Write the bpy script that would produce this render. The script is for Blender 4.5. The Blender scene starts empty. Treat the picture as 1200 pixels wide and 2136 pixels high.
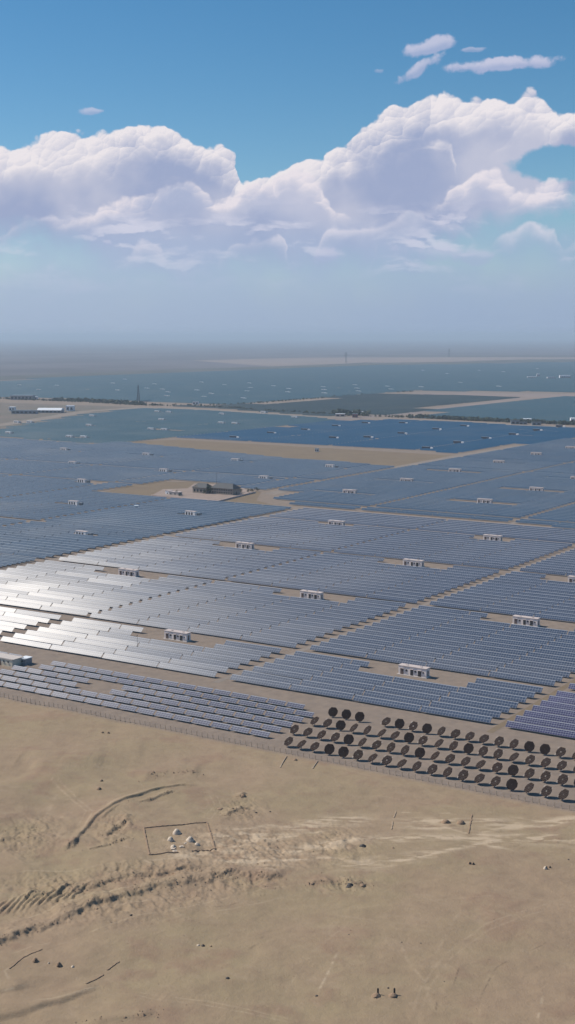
import bpy, math, random
import numpy as np
from mathutils import Vector, Matrix
random.seed(7)
rng = np.random.default_rng(11)
S = bpy.context.scene
COL = S.collection
PI = math.pi

# ------------------------------------------------------------------ view set-up
HC = 120.0
FP = 2780.0
PT = math.atan(368 / 2780)
RR = math.radians(32.65)
CR, SR = math.cos(RR), math.sin(RR)

def G(px, py):
    dx = (px - 600) / FP; dz = -(py - 1068) / FP
    Y = math.cos(PT) + dz * math.sin(PT); Z = -math.sin(PT) + dz * math.cos(PT)
    t = -HC / Z
    return dx * t, Y * t
def XY(a, b): return a * CR + b * SR, -a * SR + b * CR
def ABxy(x, y): return x * CR - y * SR, x * SR + y * CR
def AB(px, py): return ABxy(*G(px, py))
def PXS(x, y, z=0):
    zz = z - HC
    d = y * math.cos(PT) - zz * math.sin(PT)
    v = y * math.sin(PT) + zz * math.cos(PT)
    return 600 + FP * x / d, 1068 - FP * v / d
def SKY(px, py):
    dx = (px - 600) / FP; dz = -(py - 1068) / FP
    Y = math.cos(PT) + dz * math.sin(PT); Z = -math.sin(PT) + dz * math.cos(PT)
    return math.atan2(dx, Y), math.atan2(Z, math.hypot(dx, Y))

cam = bpy.data.cameras.new('camera')
cam.sensor_fit = 'VERTICAL'; cam.sensor_height = 24
cam.lens = 24 / (2 * 1068 / FP)
cam.clip_start = 1; cam.clip_end = 300000
co = bpy.data.objects.new('camera', cam); COL.objects.link(co)
co.location = (0, 0, HC); co.rotation_euler = (PI / 2 - PT, 0, 0)
S.camera = co

# ------------------------------------------------------------------ light
SAZ, SEL = math.radians(-70), math.radians(46)
SD = Vector((math.sin(SAZ) * math.cos(SEL), math.cos(SAZ) * math.cos(SEL), math.sin(SEL)))
sl = bpy.data.lights.new('sun', 'SUN'); sl.energy = 5.0; sl.angle = math.radians(0.53); sl.color = (1, .92, .82)
so = bpy.data.objects.new('sun', sl); COL.objects.link(so)
so.rotation_euler = SD.to_track_quat('Z', 'Y').to_euler()
S.view_settings.view_transform = 'Standard'
S.view_settings.look = 'None'
S.view_settings.exposure = 0
S.view_settings.gamma = 1

# ------------------------------------------------------------------ node helper
class NT:
    def __init__(s, tree): s.t = tree; s.n = tree.nodes; s.l = tree.links
    def node(s, typ, **kw):
        n = s.n.new(typ)
        for k, v in kw.items(): setattr(n, k, v)
        return n
    def put(s, sock, v):
        if v is None: return
        if isinstance(v, bpy.types.NodeSocket): s.l.new(v, sock)
        else: sock.default_value = v
    def m(s, op, a, b=None, c=None, clamp=False):
        n = s.node('ShaderNodeMath', operation=op, use_clamp=clamp)
        s.put(n.inputs[0], a); s.put(n.inputs[1], b); s.put(n.inputs[2], c)
        return n.outputs[0]
    def ss(s, x, lo, hi, a=0.0, b=1.0):
        n = s.node('ShaderNodeMapRange', interpolation_type='SMOOTHSTEP')
        s.put(n.inputs[0], x); s.put(n.inputs[1], lo); s.put(n.inputs[2], hi); s.put(n.inputs[3], a); s.put(n.inputs[4], b)
        return n.outputs[0]
    def mix(s, f, a, b):
        n = s.node('ShaderNodeMix', data_type='RGBA')
        s.put(n.inputs[0], f); s.put(n.inputs[6], a); s.put(n.inputs[7], b)
        return n.outputs[2]
    def xyz(s, x, y, z=0.0):
        n = s.node('ShaderNodeCombineXYZ')
        s.put(n.inputs[0], x); s.put(n.inputs[1], y); s.put(n.inputs[2], z)
        return n.outputs[0]
    def noise(s, vec, scale, detail=4, rough=.5, col=False, dist=0.0):
        n = s.node('ShaderNodeTexNoise'); s.put(n.inputs['Vector'], vec)
        n.inputs['Scale'].default_value = scale; n.inputs['Detail'].default_value = detail
        n.inputs['Roughness'].default_value = rough; n.inputs['Distortion'].default_value = dist
        return n.outputs['Color' if col else 'Fac']
    def voro(s, vec, scale, rnd=1.0):
        n = s.node('ShaderNodeTexVoronoi', feature='SMOOTH_F1'); s.put(n.inputs['Vector'], vec)
        n.inputs['Scale'].default_value = scale; n.inputs['Smoothness'].default_value = .25
        n.inputs['Randomness'].default_value = rnd
        return n.outputs['Distance']
    def curve(s, x, pts):
        n = s.node('ShaderNodeFloatCurve'); s.put(n.inputs['Value'], x)
        c = n.mapping.curves[0]
        while len(c.points) > 2: c.points.remove(c.points[1])
        pts = sorted(pts)
        c.points[0].location = pts[0]; c.points[-1].location = pts[-1]
        for p in pts[1:-1]: c.points.new(*p)
        for p_ in c.points: p_.handle_type = 'VECTOR'
        n.mapping.update()
        return n.outputs[0]

def rgb(r, g, b):
    f = lambda v: (v / 255 / 12.92) if v / 255 <= .04045 else ((v / 255 + .055) / 1.055) ** 2.4
    return (f(r), f(g), f(b), 1)

# ------------------------------------------------------------------ sky
W = bpy.data.worlds.new('World'); S.world = W; W.use_nodes = True
def build_world():
    t = NT(W.node_tree); t.n.clear()
    STR = .1
    K = lambda c: tuple(v / STR for v in c[:3]) + (1,)
    out = t.node('ShaderNodeOutputWorld'); bg = t.node('ShaderNodeBackground')
    bg.inputs[1].default_value = STR; t.l.new(bg.outputs[0], out.inputs[0])
    sky = t.node('ShaderNodeTexSky', sky_type='NISHITA')
    sky.sun_disc = False; sky.sun_elevation = SEL; sky.sun_rotation = SAZ % (2 * PI)
    sky.altitude = 1200; sky.air_density = 1.0; sky.dust_density = .4; sky.ozone_density = 2.5
    hs = t.node('ShaderNodeHueSaturation'); hs.inputs['Hue'].default_value = .493; hs.inputs['Saturation'].default_value = 1.3; hs.inputs['Value'].default_value = .94
    t.l.new(sky.outputs[0], hs.inputs['Color'])
    base = hs.outputs[0]
    tc = t.node('ShaderNodeTexCoord'); sp = t.node('ShaderNodeSeparateXYZ'); t.l.new(tc.outputs['Generated'], sp.inputs[0])
    az = t.m('ARCTAN2', sp.outputs[0], sp.outputs[1]); el = t.m('ARCSINE', sp.outputs[2])
    P0 = t.xyz(az, el)
    # domain warp
    wn = t.noise(P0, 16, 5, .6, col=True)
    ws = t.node('ShaderNodeSeparateColor'); t.l.new(wn, ws.inputs[0])
    azw = t.m('MULTIPLY_ADD', t.m('SUBTRACT', ws.outputs[0], .5), .020, az)
    elw = t.m('MULTIPLY_ADD', t.m('SUBTRACT', ws.outputs[1], .5), .018, el)
    PW = t.xyz(azw, elw)
    PQ = t.xyz(azw, t.m('MULTIPLY', elw, 1.12))
    def cell(sc):
        n = t.node('ShaderNodeTexVoronoi', feature='F1'); t.l.new(PQ, n.inputs['Vector']); n.inputs['Scale'].default_value = sc
        d = t.node('ShaderNodeVectorMath', operation='SUBTRACT'); t.l.new(PQ, d.inputs[0]); t.l.new(n.outputs['Position'], d.inputs[1])
        x = t.node('ShaderNodeVectorMath', operation='DOT_PRODUCT'); t.l.new(d.outputs[0], x.inputs[0]); x.inputs[1].default_value = (-.55 * sc, .84 * sc, 0)
        return n.outputs['Distance'], x.outputs['Value']
    d1, q1 = cell(34); d2, q2 = cell(80); d3, q3 = cell(185)
    pf = t.m('MULTIPLY_ADD', d1, -.015, .0085); pf = t.m('ADD', pf, t.m('MULTIPLY_ADD', d2, -.0085, .0038)); pf = t.m('ADD', pf, t.m('MULTIPLY_ADD', d3, -.0034, .0014))
    p0 = t.m('MULTIPLY', pf, 60.0)
    q = t.m('MULTIPLY_ADD', q2, .42, t.m('MULTIPLY', q1, .52)); q = t.m('MULTIPLY_ADD', q3, .22, q)
    fb = t.m('SUBTRACT', t.noise(PW, 60, 6, .62), .5)
    soft = t.m('SUBTRACT', t.noise(P0, 13, 3, .5), .5)
    U = t.m('MULTIPLY_ADD', azw, 1 / .6, .5)
    cx = lambda px, py: (min(max(SKY(px, py)[0] / .6 + .5, 0), 1), min(max(SKY(px, py)[1] / .3, 0), 1))
    CV = lambda pts: t.m('MULTIPLY', t.curve(U, [cx(*q) for q in pts]), .3)
    col = base
    LIT, SHD = K(rgb(236, 230, 234)), K(rgb(158, 170, 202))
    def layer(col, top, bot, width, edge, amp, alpha=1.0, lit=LIT, shd=SHD, hole=None, sk=1.0):
        T = CV(top); B = CV(bot)
        f = t.m('SUBTRACT', T, elw)
        f = t.m('MULTIPLY_ADD', pf, amp, f); f = t.m('MULTIPLY_ADD', fb, .005, f)
        mask = t.ss(f, 0, edge)
        g = t.m('MULTIPLY_ADD', soft, .05, t.m('SUBTRACT', elw, B)); g = t.m('MULTIPLY_ADD', fb, .02, g)
        mask = t.m('MULTIPLY', mask, t.ss(g, -.012, .016))
        if hole:
            for (hx, hy, rx, ry) in hole:
                a0, e0 = SKY(hx, hy)
                d = t.m('ADD', t.m('POWER', t.m('DIVIDE', t.m('SUBTRACT', azw, a0), rx / FP), 2), t.m('POWER', t.m('DIVIDE', t.m('SUBTRACT', elw, e0), ry / FP), 2))
                d = t.m('MULTIPLY_ADD', fb, -1.2, d)
                mask = t.m('MULTIPLY', mask, t.ss(d, .75, 1.25))
        fw = t.m('MULTIPLY_ADD', soft, -.05, f)
        D = t.ss(fw, width, width * .12)
        li = t.m('MULTIPLY', t.m('MULTIPLY_ADD', D, 1.0, .10), t.m('MULTIPLY_ADD', q, sk, .16))
        li = t.m('MULTIPLY_ADD', D, .72, li)
        li = t.m('MULTIPLY_ADD', fb, .35, li, clamp=True)
        li = t.m('MULTIPLY', li, t.ss(fw, width * 2.2, width * .8, .10, 1.0))
        c = t.mix(li, t.mix(t.ss(soft, -.12, .12), shd, t.mix(.35, shd, lit)), lit)
        return t.mix(t.m('MULTIPLY', mask, alpha), col, c)
    top1 = [(-240, 330), (-100, 300), (0, 296), (50, 284), (150, 268), (230, 278), (285, 256), (340, 264), (400, 284), (455, 302), (486, 326), (500, 368),
            (540, 362), (600, 342), (655, 325), (700, 292), (722, 300), (750, 262), (800, 240), (850, 215), (895, 184), (950, 192), (975, 206), (1000, 192),
            (1050, 204), (1085, 196), (1120, 186), (1146, 212), (1165, 230), (1200, 224), (1300, 240), (1440, 300)]
    bot1 = [(-240, 540), (0, 500), (250, 545), (500, 560), (700, 560), (900, 520), (1100, 440), (1200, 420), (1440, 450)]
    col = layer(col, top1, bot1, .034, .0026, .78, hole=[(1185, 345, 110, 34)])
    top1b = [(-240, 600), (780, 560), (800, 410), (830, 330), (870, 290), (900, 280), (935, 285), (950, 320), (975, 600), (1440, 600)]
    bot1b = [(-240, 600), (780, 560), (800, 345), (1000, 345), (1020, 600), (1440, 600)]
    col = layer(col, top1b, bot1b, .012, .005, .7, alpha=.8)
    top2 = [(-240, 470), (0, 484), (40, 462), (90, 446), (200, 438), (262, 414), (330, 396), (385, 370), (415, 378), (440, 396), (480, 386), (560, 364), (620, 350), (665, 378), (700, 440),
            (880, 440), (915, 402), (945, 380), (1000, 354), (1045, 362), (1068, 396), (1100, 384), (1150, 374), (1200, 384), (1440, 380)]
    bot2 = [(-240, 500), (0, 492), (100, 478), (200, 488), (300, 488), (400, 472), (430, 464), (520, 464), (600, 470), (660, 462), (700, 444), (880, 444), (930, 434), (1000, 438), (1070, 432), (1200, 430), (1440, 440)]
    top3 = [(-240, 520), (0, 512), (60, 560), (240, 560), (285, 500), (330, 505), (360, 560), (455, 560), (480, 506), (530, 496), (590, 490), (610, 560), (655, 545), (680, 470), (740, 458), (800, 462), (850, 440), (900, 452), (960, 470),
            (1020, 520), (1040, 486), (1090, 470), (1160, 474), (1180, 520), (1195, 498), (1440, 500)]
    bot3 = [(-240, 530), (0, 524), (60, 530), (240, 530), (285, 515), (330, 515), (360, 530), (455, 534), (480, 527), (590, 524), (610, 535), (655, 520), (680, 500), (740, 492), (850, 482), (960, 484), (1020, 500), (1040, 502), (1160, 500), (1180, 505), (1440, 520)]
    col = layer(col, top2, bot2, .017, .0045, .8, alpha=.95, lit=K(rgb(232, 225, 232)), shd=K(rgb(172, 182, 210)))
    LOW3 = (top3, bot3)
    # low stratus streaks and small puffs near the haze
    q = t.xyz(t.m('MULTIPLY', azw, 1.0), t.m('MULTIPLY', elw, 3.4))
    n3 = t.noise(q, 14, 5, .55)
    band = t.m('MULTIPLY', t.ss(el, SKY(600, 640)[1], SKY(600, 540)[1]), t.ss(el, SKY(600, 400)[1], SKY(600, 470)[1]))
    a3 = t.m('MULTIPLY', t.m('MULTIPLY', t.ss(n3, .48, .66), band), .8)
    n4 = t.noise(t.xyz(azw, t.m('MULTIPLY_ADD', elw, 3.4, .02)), 14, 5, .55)
    c3 = t.mix(t.ss(t.m('SUBTRACT', n3, n4), -.02, .05), K(rgb(165, 178, 209)), K(rgb(214, 214, 230)))
    # fill under the deck
    fillm = t.m('MULTIPLY', t.ss(el, SKY(600, 430)[1], SKY(600, 520)[1]), .6)
    col = t.mix(t.m('MULTIPLY', fillm, t.ss(soft, -.3, .12)), col, K(rgb(150, 172, 208)))
    col = t.mix(a3, col, c3)
    col = layer(col, top3, bot3, .014, .005, .6, alpha=.92, lit=K(rgb(220, 217, 230)), shd=K(rgb(166, 180, 209)))
    def blob(col, cxp, cyp, rx, ry, tilt, a, amp=1.6, lit=rgb(205, 205, 226)):
        a0, e0 = SKY(cxp, cyp)
        dx = t.m('DIVIDE', t.m('SUBTRACT', azw, a0 - .0), rx / FP); dy = t.m('DIVIDE', t.m('MULTIPLY_ADD', t.m('SUBTRACT', azw, a0), -tilt, t.m('SUBTRACT', elw, e0)), ry / FP)
        d = t.m('ADD', t.m('POWER', dx, 2), t.m('POWER', dy, 2))
        d = t.m('MULTIPLY_ADD', fb, -amp * 2.2, d); d = t.m('MULTIPLY_ADD', p0, -.5, d)
        sh = t.mix(t.ss(dy, -.5, .5), K(rgb(170, 180, 212)), K(lit))
        return t.mix(t.m('MULTIPLY', t.ss(d, 1.25, .35), a), col, sh)
    for b in [(900, 98, 44, 17, .1, .8), (880, 140, 52, 13, .35, .75), (1040, 134, 112, 15, .07, .88), (978, 104, 26, 6, .2, .45), (188, 228, 26, 7, 0, .6), (792, 142, 14, 5, .1, .35),
              (692, 533, 34, 14, .1, .7), (930, 530, 100, 17, -.05, .5), (228, 508, 12, 6, 0, .5)]:
        col = blob(col, *b)
    # low haze band over the plain
    hz = t.ss(el, .088, .012, 0, .93)
    hc = t.mix(t.ss(el, .0, .075), K(rgb(165, 182, 207)), K(rgb(176, 194, 218)))
    hc = t.mix(t.ss(az, -.25, .25), hc, t.mix(.5, hc, K(rgb(140, 163, 197))))
    col = t.mix(hz, col, hc)
    t.l.new(col, bg.inputs[0])
build_world()
W.cycles.sampling_method = 'MANUAL'; W.cycles.sample_map_resolution = 512

# ------------------------------------------------------------------ materials
MATS = {}
def mat(name, color, rough=.8, metal=0.0, spec=.5, var=.12, scale=1.0, bump=0.0):
    if name in MATS: return MATS[name]
    m = bpy.data.materials.new(name); m.use_nodes = True; t = NT(m.node_tree)
    b = t.n['Principled BSDF']
    tc = t.node('ShaderNodeTexCoord')
    n = t.noise(tc.outputs['Object'], scale, 5, .6)
    c = color[:3]
    col = t.mix(n, tuple(v * (1 - var * 2) for v in c) + (1,), tuple(min(1, v * (1 + var * 2)) for v in c) + (1,))
    t.l.new(col, b.inputs['Base Color'])
    b.inputs['Roughness'].default_value = rough; b.inputs['Metallic'].default_value = metal
    b.inputs['Specular IOR Level'].default_value = spec
    if bump:
        bn = t.node('ShaderNodeBump'); bn.inputs['Strength'].default_value = bump; bn.inputs['Distance'].default_value = .1
        t.l.new(t.noise(tc.outputs['Object'], scale * 4, 5, .6), bn.inputs['Height']); t.l.new(bn.outputs[0], b.inputs['Normal'])
    MATS[name] = m
    return m

def panel_mat(name, c1, c2, frame=(.30, .33, .38), rough=.32, edge=.0, spec=.3, topw=.15, topc=(.40, .43, .49, 1), mw=1.0, mh=4):
    m = bpy.data.materials.new(name); m.use_nodes = True; t = NT(m.node_tree); b = t.n['Principled BSDF']
    uv = t.node('ShaderNodeUVMap'); sp = t.node('ShaderNodeSeparateXYZ'); t.l.new(uv.outputs[0], sp.inputs[0])
    u, v = sp.outputs[0], sp.outputs[1]                      # metres along, metres up the slope
    fu = t.m('FRACT', t.m('DIVIDE', u, mw)); fv = t.m('FRACT', t.m('DIVIDE', v, mh))
    lu = t.m('GREATER_THAN', t.m('ABSOLUTE', t.m('SUBTRACT', fu, .5)), .5 - .035 / mw)
    lv = t.m('GREATER_THAN', t.m('ABSOLUTE', t.m('SUBTRACT', fv, .5)), .5 - .045 / mh)
    line = t.m('MAXIMUM', lu, lv)
    geo = t.node('ShaderNodeNewGeometry')
    n1 = t.noise(geo.outputs['Position'], .02, 4, .6); 
    wn = t.node('ShaderNodeTexWhiteNoise', noise_dimensions='2D')
    fl = t.xyz(t.m('FLOOR', t.m('DIVIDE', u, mw)), t.m('FLOOR', t.m('DIVIDE', v, mh)))
    t.l.new(fl, wn.inputs[0])
    f = t.m('MULTIPLY_ADD', wn.outputs[0], .35, t.m('MULTIPLY_ADD', n1, 1.6, -.5), clamp=True)
    f = t.m('MULTIPLY_ADD', t.m('SUBTRACT', geo.outputs['Random Per Island'], .5), .55, f, clamp=True)
    cell = t.mix(f, c1, c2)
    dn = t.noise(geo.outputs['Position'], .012, 3, .5)
    dust = t.ss(dn, .45, .75, .02, .10)
    cell = t.mix(dust, cell, (.32, .28, .24, 1))
    col = t.mix(line, cell, frame + (1,))
    top = t.m('LESS_THAN', v, topw)
    col = t.mix(top, col, topc)
    t.l.new(col, b.inputs['Base Color'])
    t.put(b.inputs['Roughness'], t.m('MULTIPLY_ADD', dust, .9, rough - .05))
    b.inputs['Specular IOR Level'].default_value = spec
    MATS[name] = m
    return m
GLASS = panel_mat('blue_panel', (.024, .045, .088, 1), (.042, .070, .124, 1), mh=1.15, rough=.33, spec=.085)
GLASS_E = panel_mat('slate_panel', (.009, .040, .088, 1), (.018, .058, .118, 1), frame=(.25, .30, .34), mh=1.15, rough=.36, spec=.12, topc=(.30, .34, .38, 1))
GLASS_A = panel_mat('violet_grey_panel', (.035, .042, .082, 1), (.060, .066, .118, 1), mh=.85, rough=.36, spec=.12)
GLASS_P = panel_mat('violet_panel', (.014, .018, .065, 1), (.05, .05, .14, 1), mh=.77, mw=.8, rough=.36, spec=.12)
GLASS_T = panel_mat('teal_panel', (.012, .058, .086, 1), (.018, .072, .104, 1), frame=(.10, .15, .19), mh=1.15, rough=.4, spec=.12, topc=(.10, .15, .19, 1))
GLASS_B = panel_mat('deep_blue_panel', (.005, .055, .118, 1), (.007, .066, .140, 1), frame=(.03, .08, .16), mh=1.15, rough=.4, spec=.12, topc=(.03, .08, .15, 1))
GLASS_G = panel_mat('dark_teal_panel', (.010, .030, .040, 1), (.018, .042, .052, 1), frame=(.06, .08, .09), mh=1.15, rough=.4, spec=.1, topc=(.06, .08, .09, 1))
RAIL = mat('galvanised_steel', (.45, .46, .48), .45, .6)
BACK = mat('panel_back', (.28, .29, .31), .6)
POST = mat('support_steel', (.2, .2, .21), .5, .5)
PLASTER = mat('pale_plaster', (.82, .73, .68), .85, var=.06, scale=.9)
WHITEP = mat('white_plaster', (.86, .85, .84), .8, var=.04, scale=.7)
BEIGE = mat('beige_plaster', (.66, .61, .49), .85)
CONC = mat('concrete', (.50, .45, .41), .9, scale=1.5)
DARKO = mat('dark_opening', (.035, .032, .035), .5)
DOORM = mat('weathered_brown_door', (.13, .09, .08), .6)
ROOFD = mat('dark_roof_tiles', (.045, .05, .055), .7)
ROOFL = mat('pale_roof_screed', (.50, .43, .40), .9, scale=.8)
EARTH = mat('packed_earth', (.27, .185, .12), .95, scale=2, bump=.4)
PALEST = mat('pale_grave_gravel', (.56, .47, .37), .9, scale=3, bump=.3)
DARKST = mat('dark_stone', (.035, .03, .028), .7)
LEAF = mat('dusty_leaves', (.045, .06, .035), .9, var=.3, scale=.4)
BARK = mat('bark', (.12, .09, .06), .9)
PLATEK = mat('added_shade_plate', (.022, .015, .013), .9, 0, 0)
CELLD = mat('shaded_tracker_cell', (.030, .021, .018), .9, 0, 0, var=.3, scale=.8)  # same cells with shade put into the colour, for heads turned off the sun
CELLK = mat('tracker_cell', (.068, .050, .042), .9, 0, .0, var=.3, scale=.8)
WINDW = mat('window_glass', (.03, .04, .05), .2)
STEEL = mat('dark_mast_steel', (.09, .09, .10), .5, .5)
FENCEP = mat('fence_concrete', (.42, .33, .24), .9)
WHITEM = mat('white_metal_sheet', (.75, .78, .80), .5, .0)
GREYM = mat('grey_metal_sheet', (.22, .25, .28), .5, .2)

# ------------------------------------------------------------------ mesh helpers
class MB:
    def __init__(s): s.v = []; s.f = []; s.mi = []
    def box(s, c, d, mi=0, rz=0.0, M=None):
        o = len(s.v); ca, sa = math.cos(rz), math.sin(rz)
        for k in range(8):
            x = (d[0] / 2) * (1 if k & 1 else -1); y = (d[1] / 2) * (1 if k & 2 else -1); z = (d[2] / 2) * (1 if k & 4 else -1)
            p = Vector((c[0] + x * ca - y * sa, c[1] + x * sa + y * ca, c[2] + z))
            if M: p = M @ p
            s.v.append(tuple(p))
        for q in ((0, 2, 3, 1), (4, 5, 7, 6), (0, 1, 5, 4), (2, 6, 7, 3), (0, 4, 6, 2), (1, 3, 7, 5)):
            s.f.append(tuple(o + i for i in q)); s.mi.append(mi)
    def bar(s, a, b, r, mi=0, n=6, r2=None):
        a = Vector(a); b = Vector(b); d = (b - a).normalized()
        u = d.orthogonal().normalized(); w = d.cross(u); o = len(s.v); r2 = r if r2 is None else r2
        for e, rr in ((a, r), (b, r2)):
            for i in range(n):
                t = 2 * PI * i / n; s.v.append(tuple(e + u * rr * math.cos(t) + w * rr * math.sin(t)))
        for i in range(n):
            j = (i + 1) % n; s.f.append((o + i, o + j, o + n + j, o + n + i)); s.mi.append(mi)
        s.f.append(tuple(o + i for i in reversed(range(n)))); s.f.append(tuple(o + n + i for i in range(n))); s.mi += [mi, mi]
    def poly(s, pts, mi=0):
        o = len(s.v); s.v += [tuple(p) for p in pts]; s.f.append(tuple(range(o, o + len(pts)))); s.mi.append(mi)
    def prism(s, pts, z0, z1, mi=0):
        n = len(pts); o = len(s.v)
        s.v += [(x, y, z0) for x, y in pts] + [(x, y, z1) for x, y in pts]
        for i in range(n):
            j = (i + 1) % n; s.f.append((o + i, o + j, o + n + j, o + n + i)); s.mi.append(mi)
        s.f.append(tuple(o + i for i in reversed(range(n)))); s.f.append(tuple(o + n + i for i in range(n))); s.mi += [mi, mi]
    def hip(s, x0, x1, y0, y1, z, h, inset, over=.4, mi=0, thick=.15):
        x0 -= over; x1 += over; y0 -= over; y1 += over; ym = (y0 + y1) / 2; o = len(s.v)
        s.v += [(x0, y0, z), (x1, y0, z), (x1, y1, z), (x0, y1, z), (x0, y0, z + thick), (x1, y0, z + thick), (x1, y1, z + thick), (x0, y1, z + thick),
                (x0 + inset, ym, z + h), (x1 - inset, ym, z + h)]
        for q in ((3, 2, 1, 0), (0, 1, 5, 4), (1, 2, 6, 5), (2, 3, 7, 6), (3, 0, 4, 7), (4, 5, 9, 8), (6, 7, 8, 9), (5, 6, 9), (7, 4, 8)):
            s.f.append(tuple(o + i for i in q)); s.mi.append(mi)
    def build(s, name, mats, parent=None, smooth=False):
        me = bpy.data.meshes.new(name); me.from_pydata(s.v, [], s.f)
        for m in (mats if isinstance(mats, (list, tuple)) else [mats]): me.materials.append(m)
        me.polygons.foreach_set('material_index', s.mi)
        if smooth: me.polygons.foreach_set('use_smooth', [True] * len(s.f))
        me.update()
        o = bpy.data.objects.new(name, me); COL.objects.link(o)
        if parent: o.parent = parent
        return o

def tag(o, label=None, cat=None, group=None, kind=None):
    if label: o['label'] = label
    if cat: o['category'] = cat
    if group: o['group'] = group
    if kind: o['kind'] = kind
    return o
def empty(name, loc, rz=0.0, label=None, cat=None, group=None):
    o = bpy.data.objects.new(name, None); COL.objects.link(o); o.empty_display_size = .5
    o.location = loc; o.rotation_euler = (0, 0, rz)
    return tag(o, label, cat, group)
def copy_tree(o, parent=None):
    c = o.copy(); COL.objects.link(c)
    if parent: c.parent = parent
    for ch in [k for k in KIDS.get(o.name, [])]: copy_kid(ch, c)
    return c
KIDS = {}
def reg(root, kids):
    KIDS[root.name] = kids
def copy_kid(ch, parent):
    c = ch.copy(); COL.objects.link(c); c.parent = parent
    for g in KIDS.get(ch.name, []): copy_kid(g, c)
    return c
def dup(root):
    c = root.copy(); COL.objects.link(c)
    for ch in KIDS[root.name]: copy_kid(ch, c)
    return c
ORD = ['first', 'second', 'third', 'fourth', 'fifth', 'sixth', 'seventh', 'eighth', 'ninth', 'tenth', 'eleventh', 'twelfth', 'thirteenth', 'fourteenth',
       'fifteenth', 'sixteenth', 'seventeenth', 'eighteenth', 'nineteenth', 'twentieth', 'twenty-first', 'twenty-second', 'twenty-third', 'twenty-fourth',
       'twenty-fifth', 'twenty-sixth', 'twenty-seventh', 'twenty-eighth', 'twenty-ninth', 'thirtieth']
ordn = lambda i: ORD[i] if i < len(ORD) else str(i + 1) + 'th'

# ------------------------------------------------------------------ terrain
def vnoise(x, y, seed):
    r = np.random.default_rng(seed); T = r.random((256, 256))
    xi = np.floor(x).astype(int); yi = np.floor(y).astype(int); fx = x - xi; fy = y - yi
    fx = fx * fx * (3 - 2 * fx); fy = fy * fy * (3 - 2 * fy)
    g = lambda i, j: T[i % 256, j % 256]
    return (g(xi, yi) * (1 - fx) + g(xi + 1, yi) * fx) * (1 - fy) + (g(xi, yi + 1) * (1 - fx) + g(xi + 1, yi + 1) * fx) * fy - .5
def fbm(x, y, wl, octv, seed, rough=.5):
    s = 0; a = 1; 
    for k in range(octv):
        s = s + a * vnoise(x / wl + 17 * k, y / wl + 31 * k, seed + k); a *= rough; wl /= 2.03
    return s
def sst(x, a, b):
    t = np.clip((x - a) / (b - a), 0, 1); return t * t * (3 - 2 * t)
def polydist(x, y, pts):
    """signed distance (positive on the camera side), arc position 0..1, arc length metres"""
    P = np.array([G(*p) for p in pts]); seg = P[1:] - P[:-1]; L = np.hypot(seg[:, 0], seg[:, 1]); cum = np.concatenate([[0], np.cumsum(L)])
    best = np.full(x.shape, 1e9); sg = np.zeros(x.shape); arc = np.zeros(x.shape)
    for i in range(len(seg)):
        dx = x - P[i, 0]; dy = y - P[i, 1]
        t = np.clip((dx * seg[i, 0] + dy * seg[i, 1]) / (L[i] ** 2), 0, 1)
        ex = dx - t * seg[i, 0]; ey = dy - t * seg[i, 1]; d = np.hypot(ex, ey)
        cr = seg[i, 0] * dy - seg[i, 1] * dx
        m = d < best
        best = np.where(m, d, best); sg = np.where(m, np.where(cr < 0, 1.0, -1.0), sg); arc = np.where(m, cum[i] + t * L[i], arc)
    return best, sg, arc, cum[-1]

SCARPS = [  # pixels of the crest (left to right), height, face width, back slope, gully wobble
    ([(-90, 2020), (0, 1962), (60, 1935), (150, 1905), (215, 1880), (270, 1858), (340, 1846), (420, 1830), (480, 1820), (540, 1822), (595, 1828)], .8, 2.4, 5, 1.6),
    ([(40, 1872), (110, 1862), (160, 1858), (215, 1842), (300, 1828), (370, 1818), (425, 1812)], .65, 1.5, 5, 1.4),
    ([(150, 1772), (168, 1738), (200, 1702), (240, 1680), (290, 1662), (340, 1647), (385, 1638), (412, 1640)], .50, .6, 1.5, .15),
    ([(286, 1676), (310, 1672), (335, 1662), (366, 1652)], .4, .6, 1.5, .3),
    ([(210, 1708), (235, 1690), (252, 1680)], .25, .5, 1.2, .1),
    ([(138, 1775), (145, 1764), (165, 1750)], .5, .8, 2, .8),
    ([(212, 1745), (240, 1732), (262, 1716), (272, 1712)], .6, 1.0, 2, .8),
    ([(180, 1776), (225, 1764), (268, 1750)], .35, .8, 3, .6),
    ([(-60, 1760), (0, 1752), (34, 1745)], .4, .9, 3, .7),
    ([(-60, 2075), (0, 2068), (35, 2060), (62, 2050)], .45, 1.6, 3.5, .1),
    ([(-60, 2125), (0, 2116), (40, 2110), (100, 2092), (165, 2066), (212, 2056)], .5, 1.6, 4, .1),
    ([(60, 1606), (120, 1594), (180, 1590), (240, 1584), (290, 1588)], .9, 3.5, 6, .6),
    ([(-50, 1602), (20, 1590), (90, 1574), (150, 1570)], .8, 3.5, 6, .6),
    ([(290, 1626), (330, 1616), (370, 1608), (420, 1612)], .8, 2.5, 5, .5),
    ([(470, 1708), (486, 1694), (505, 1684), (530, 1684)], .45, 1.0, 2, .8),
    ([(500, 1664), (508, 1656), (516, 1654)], .5, .8, 1.5, .5),
    ([(160, 2136), (250, 2125), (330, 2108)], .3, 2, 4, .3),
    ([(640, 1842), (680, 1838), (720, 1838), (762, 1842)], .3, .7, 2, .8),
    ([(250, 1700), (262, 1706), (266, 1722), (262, 1740)], .45, .8, 1.5, .5),
]
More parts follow.
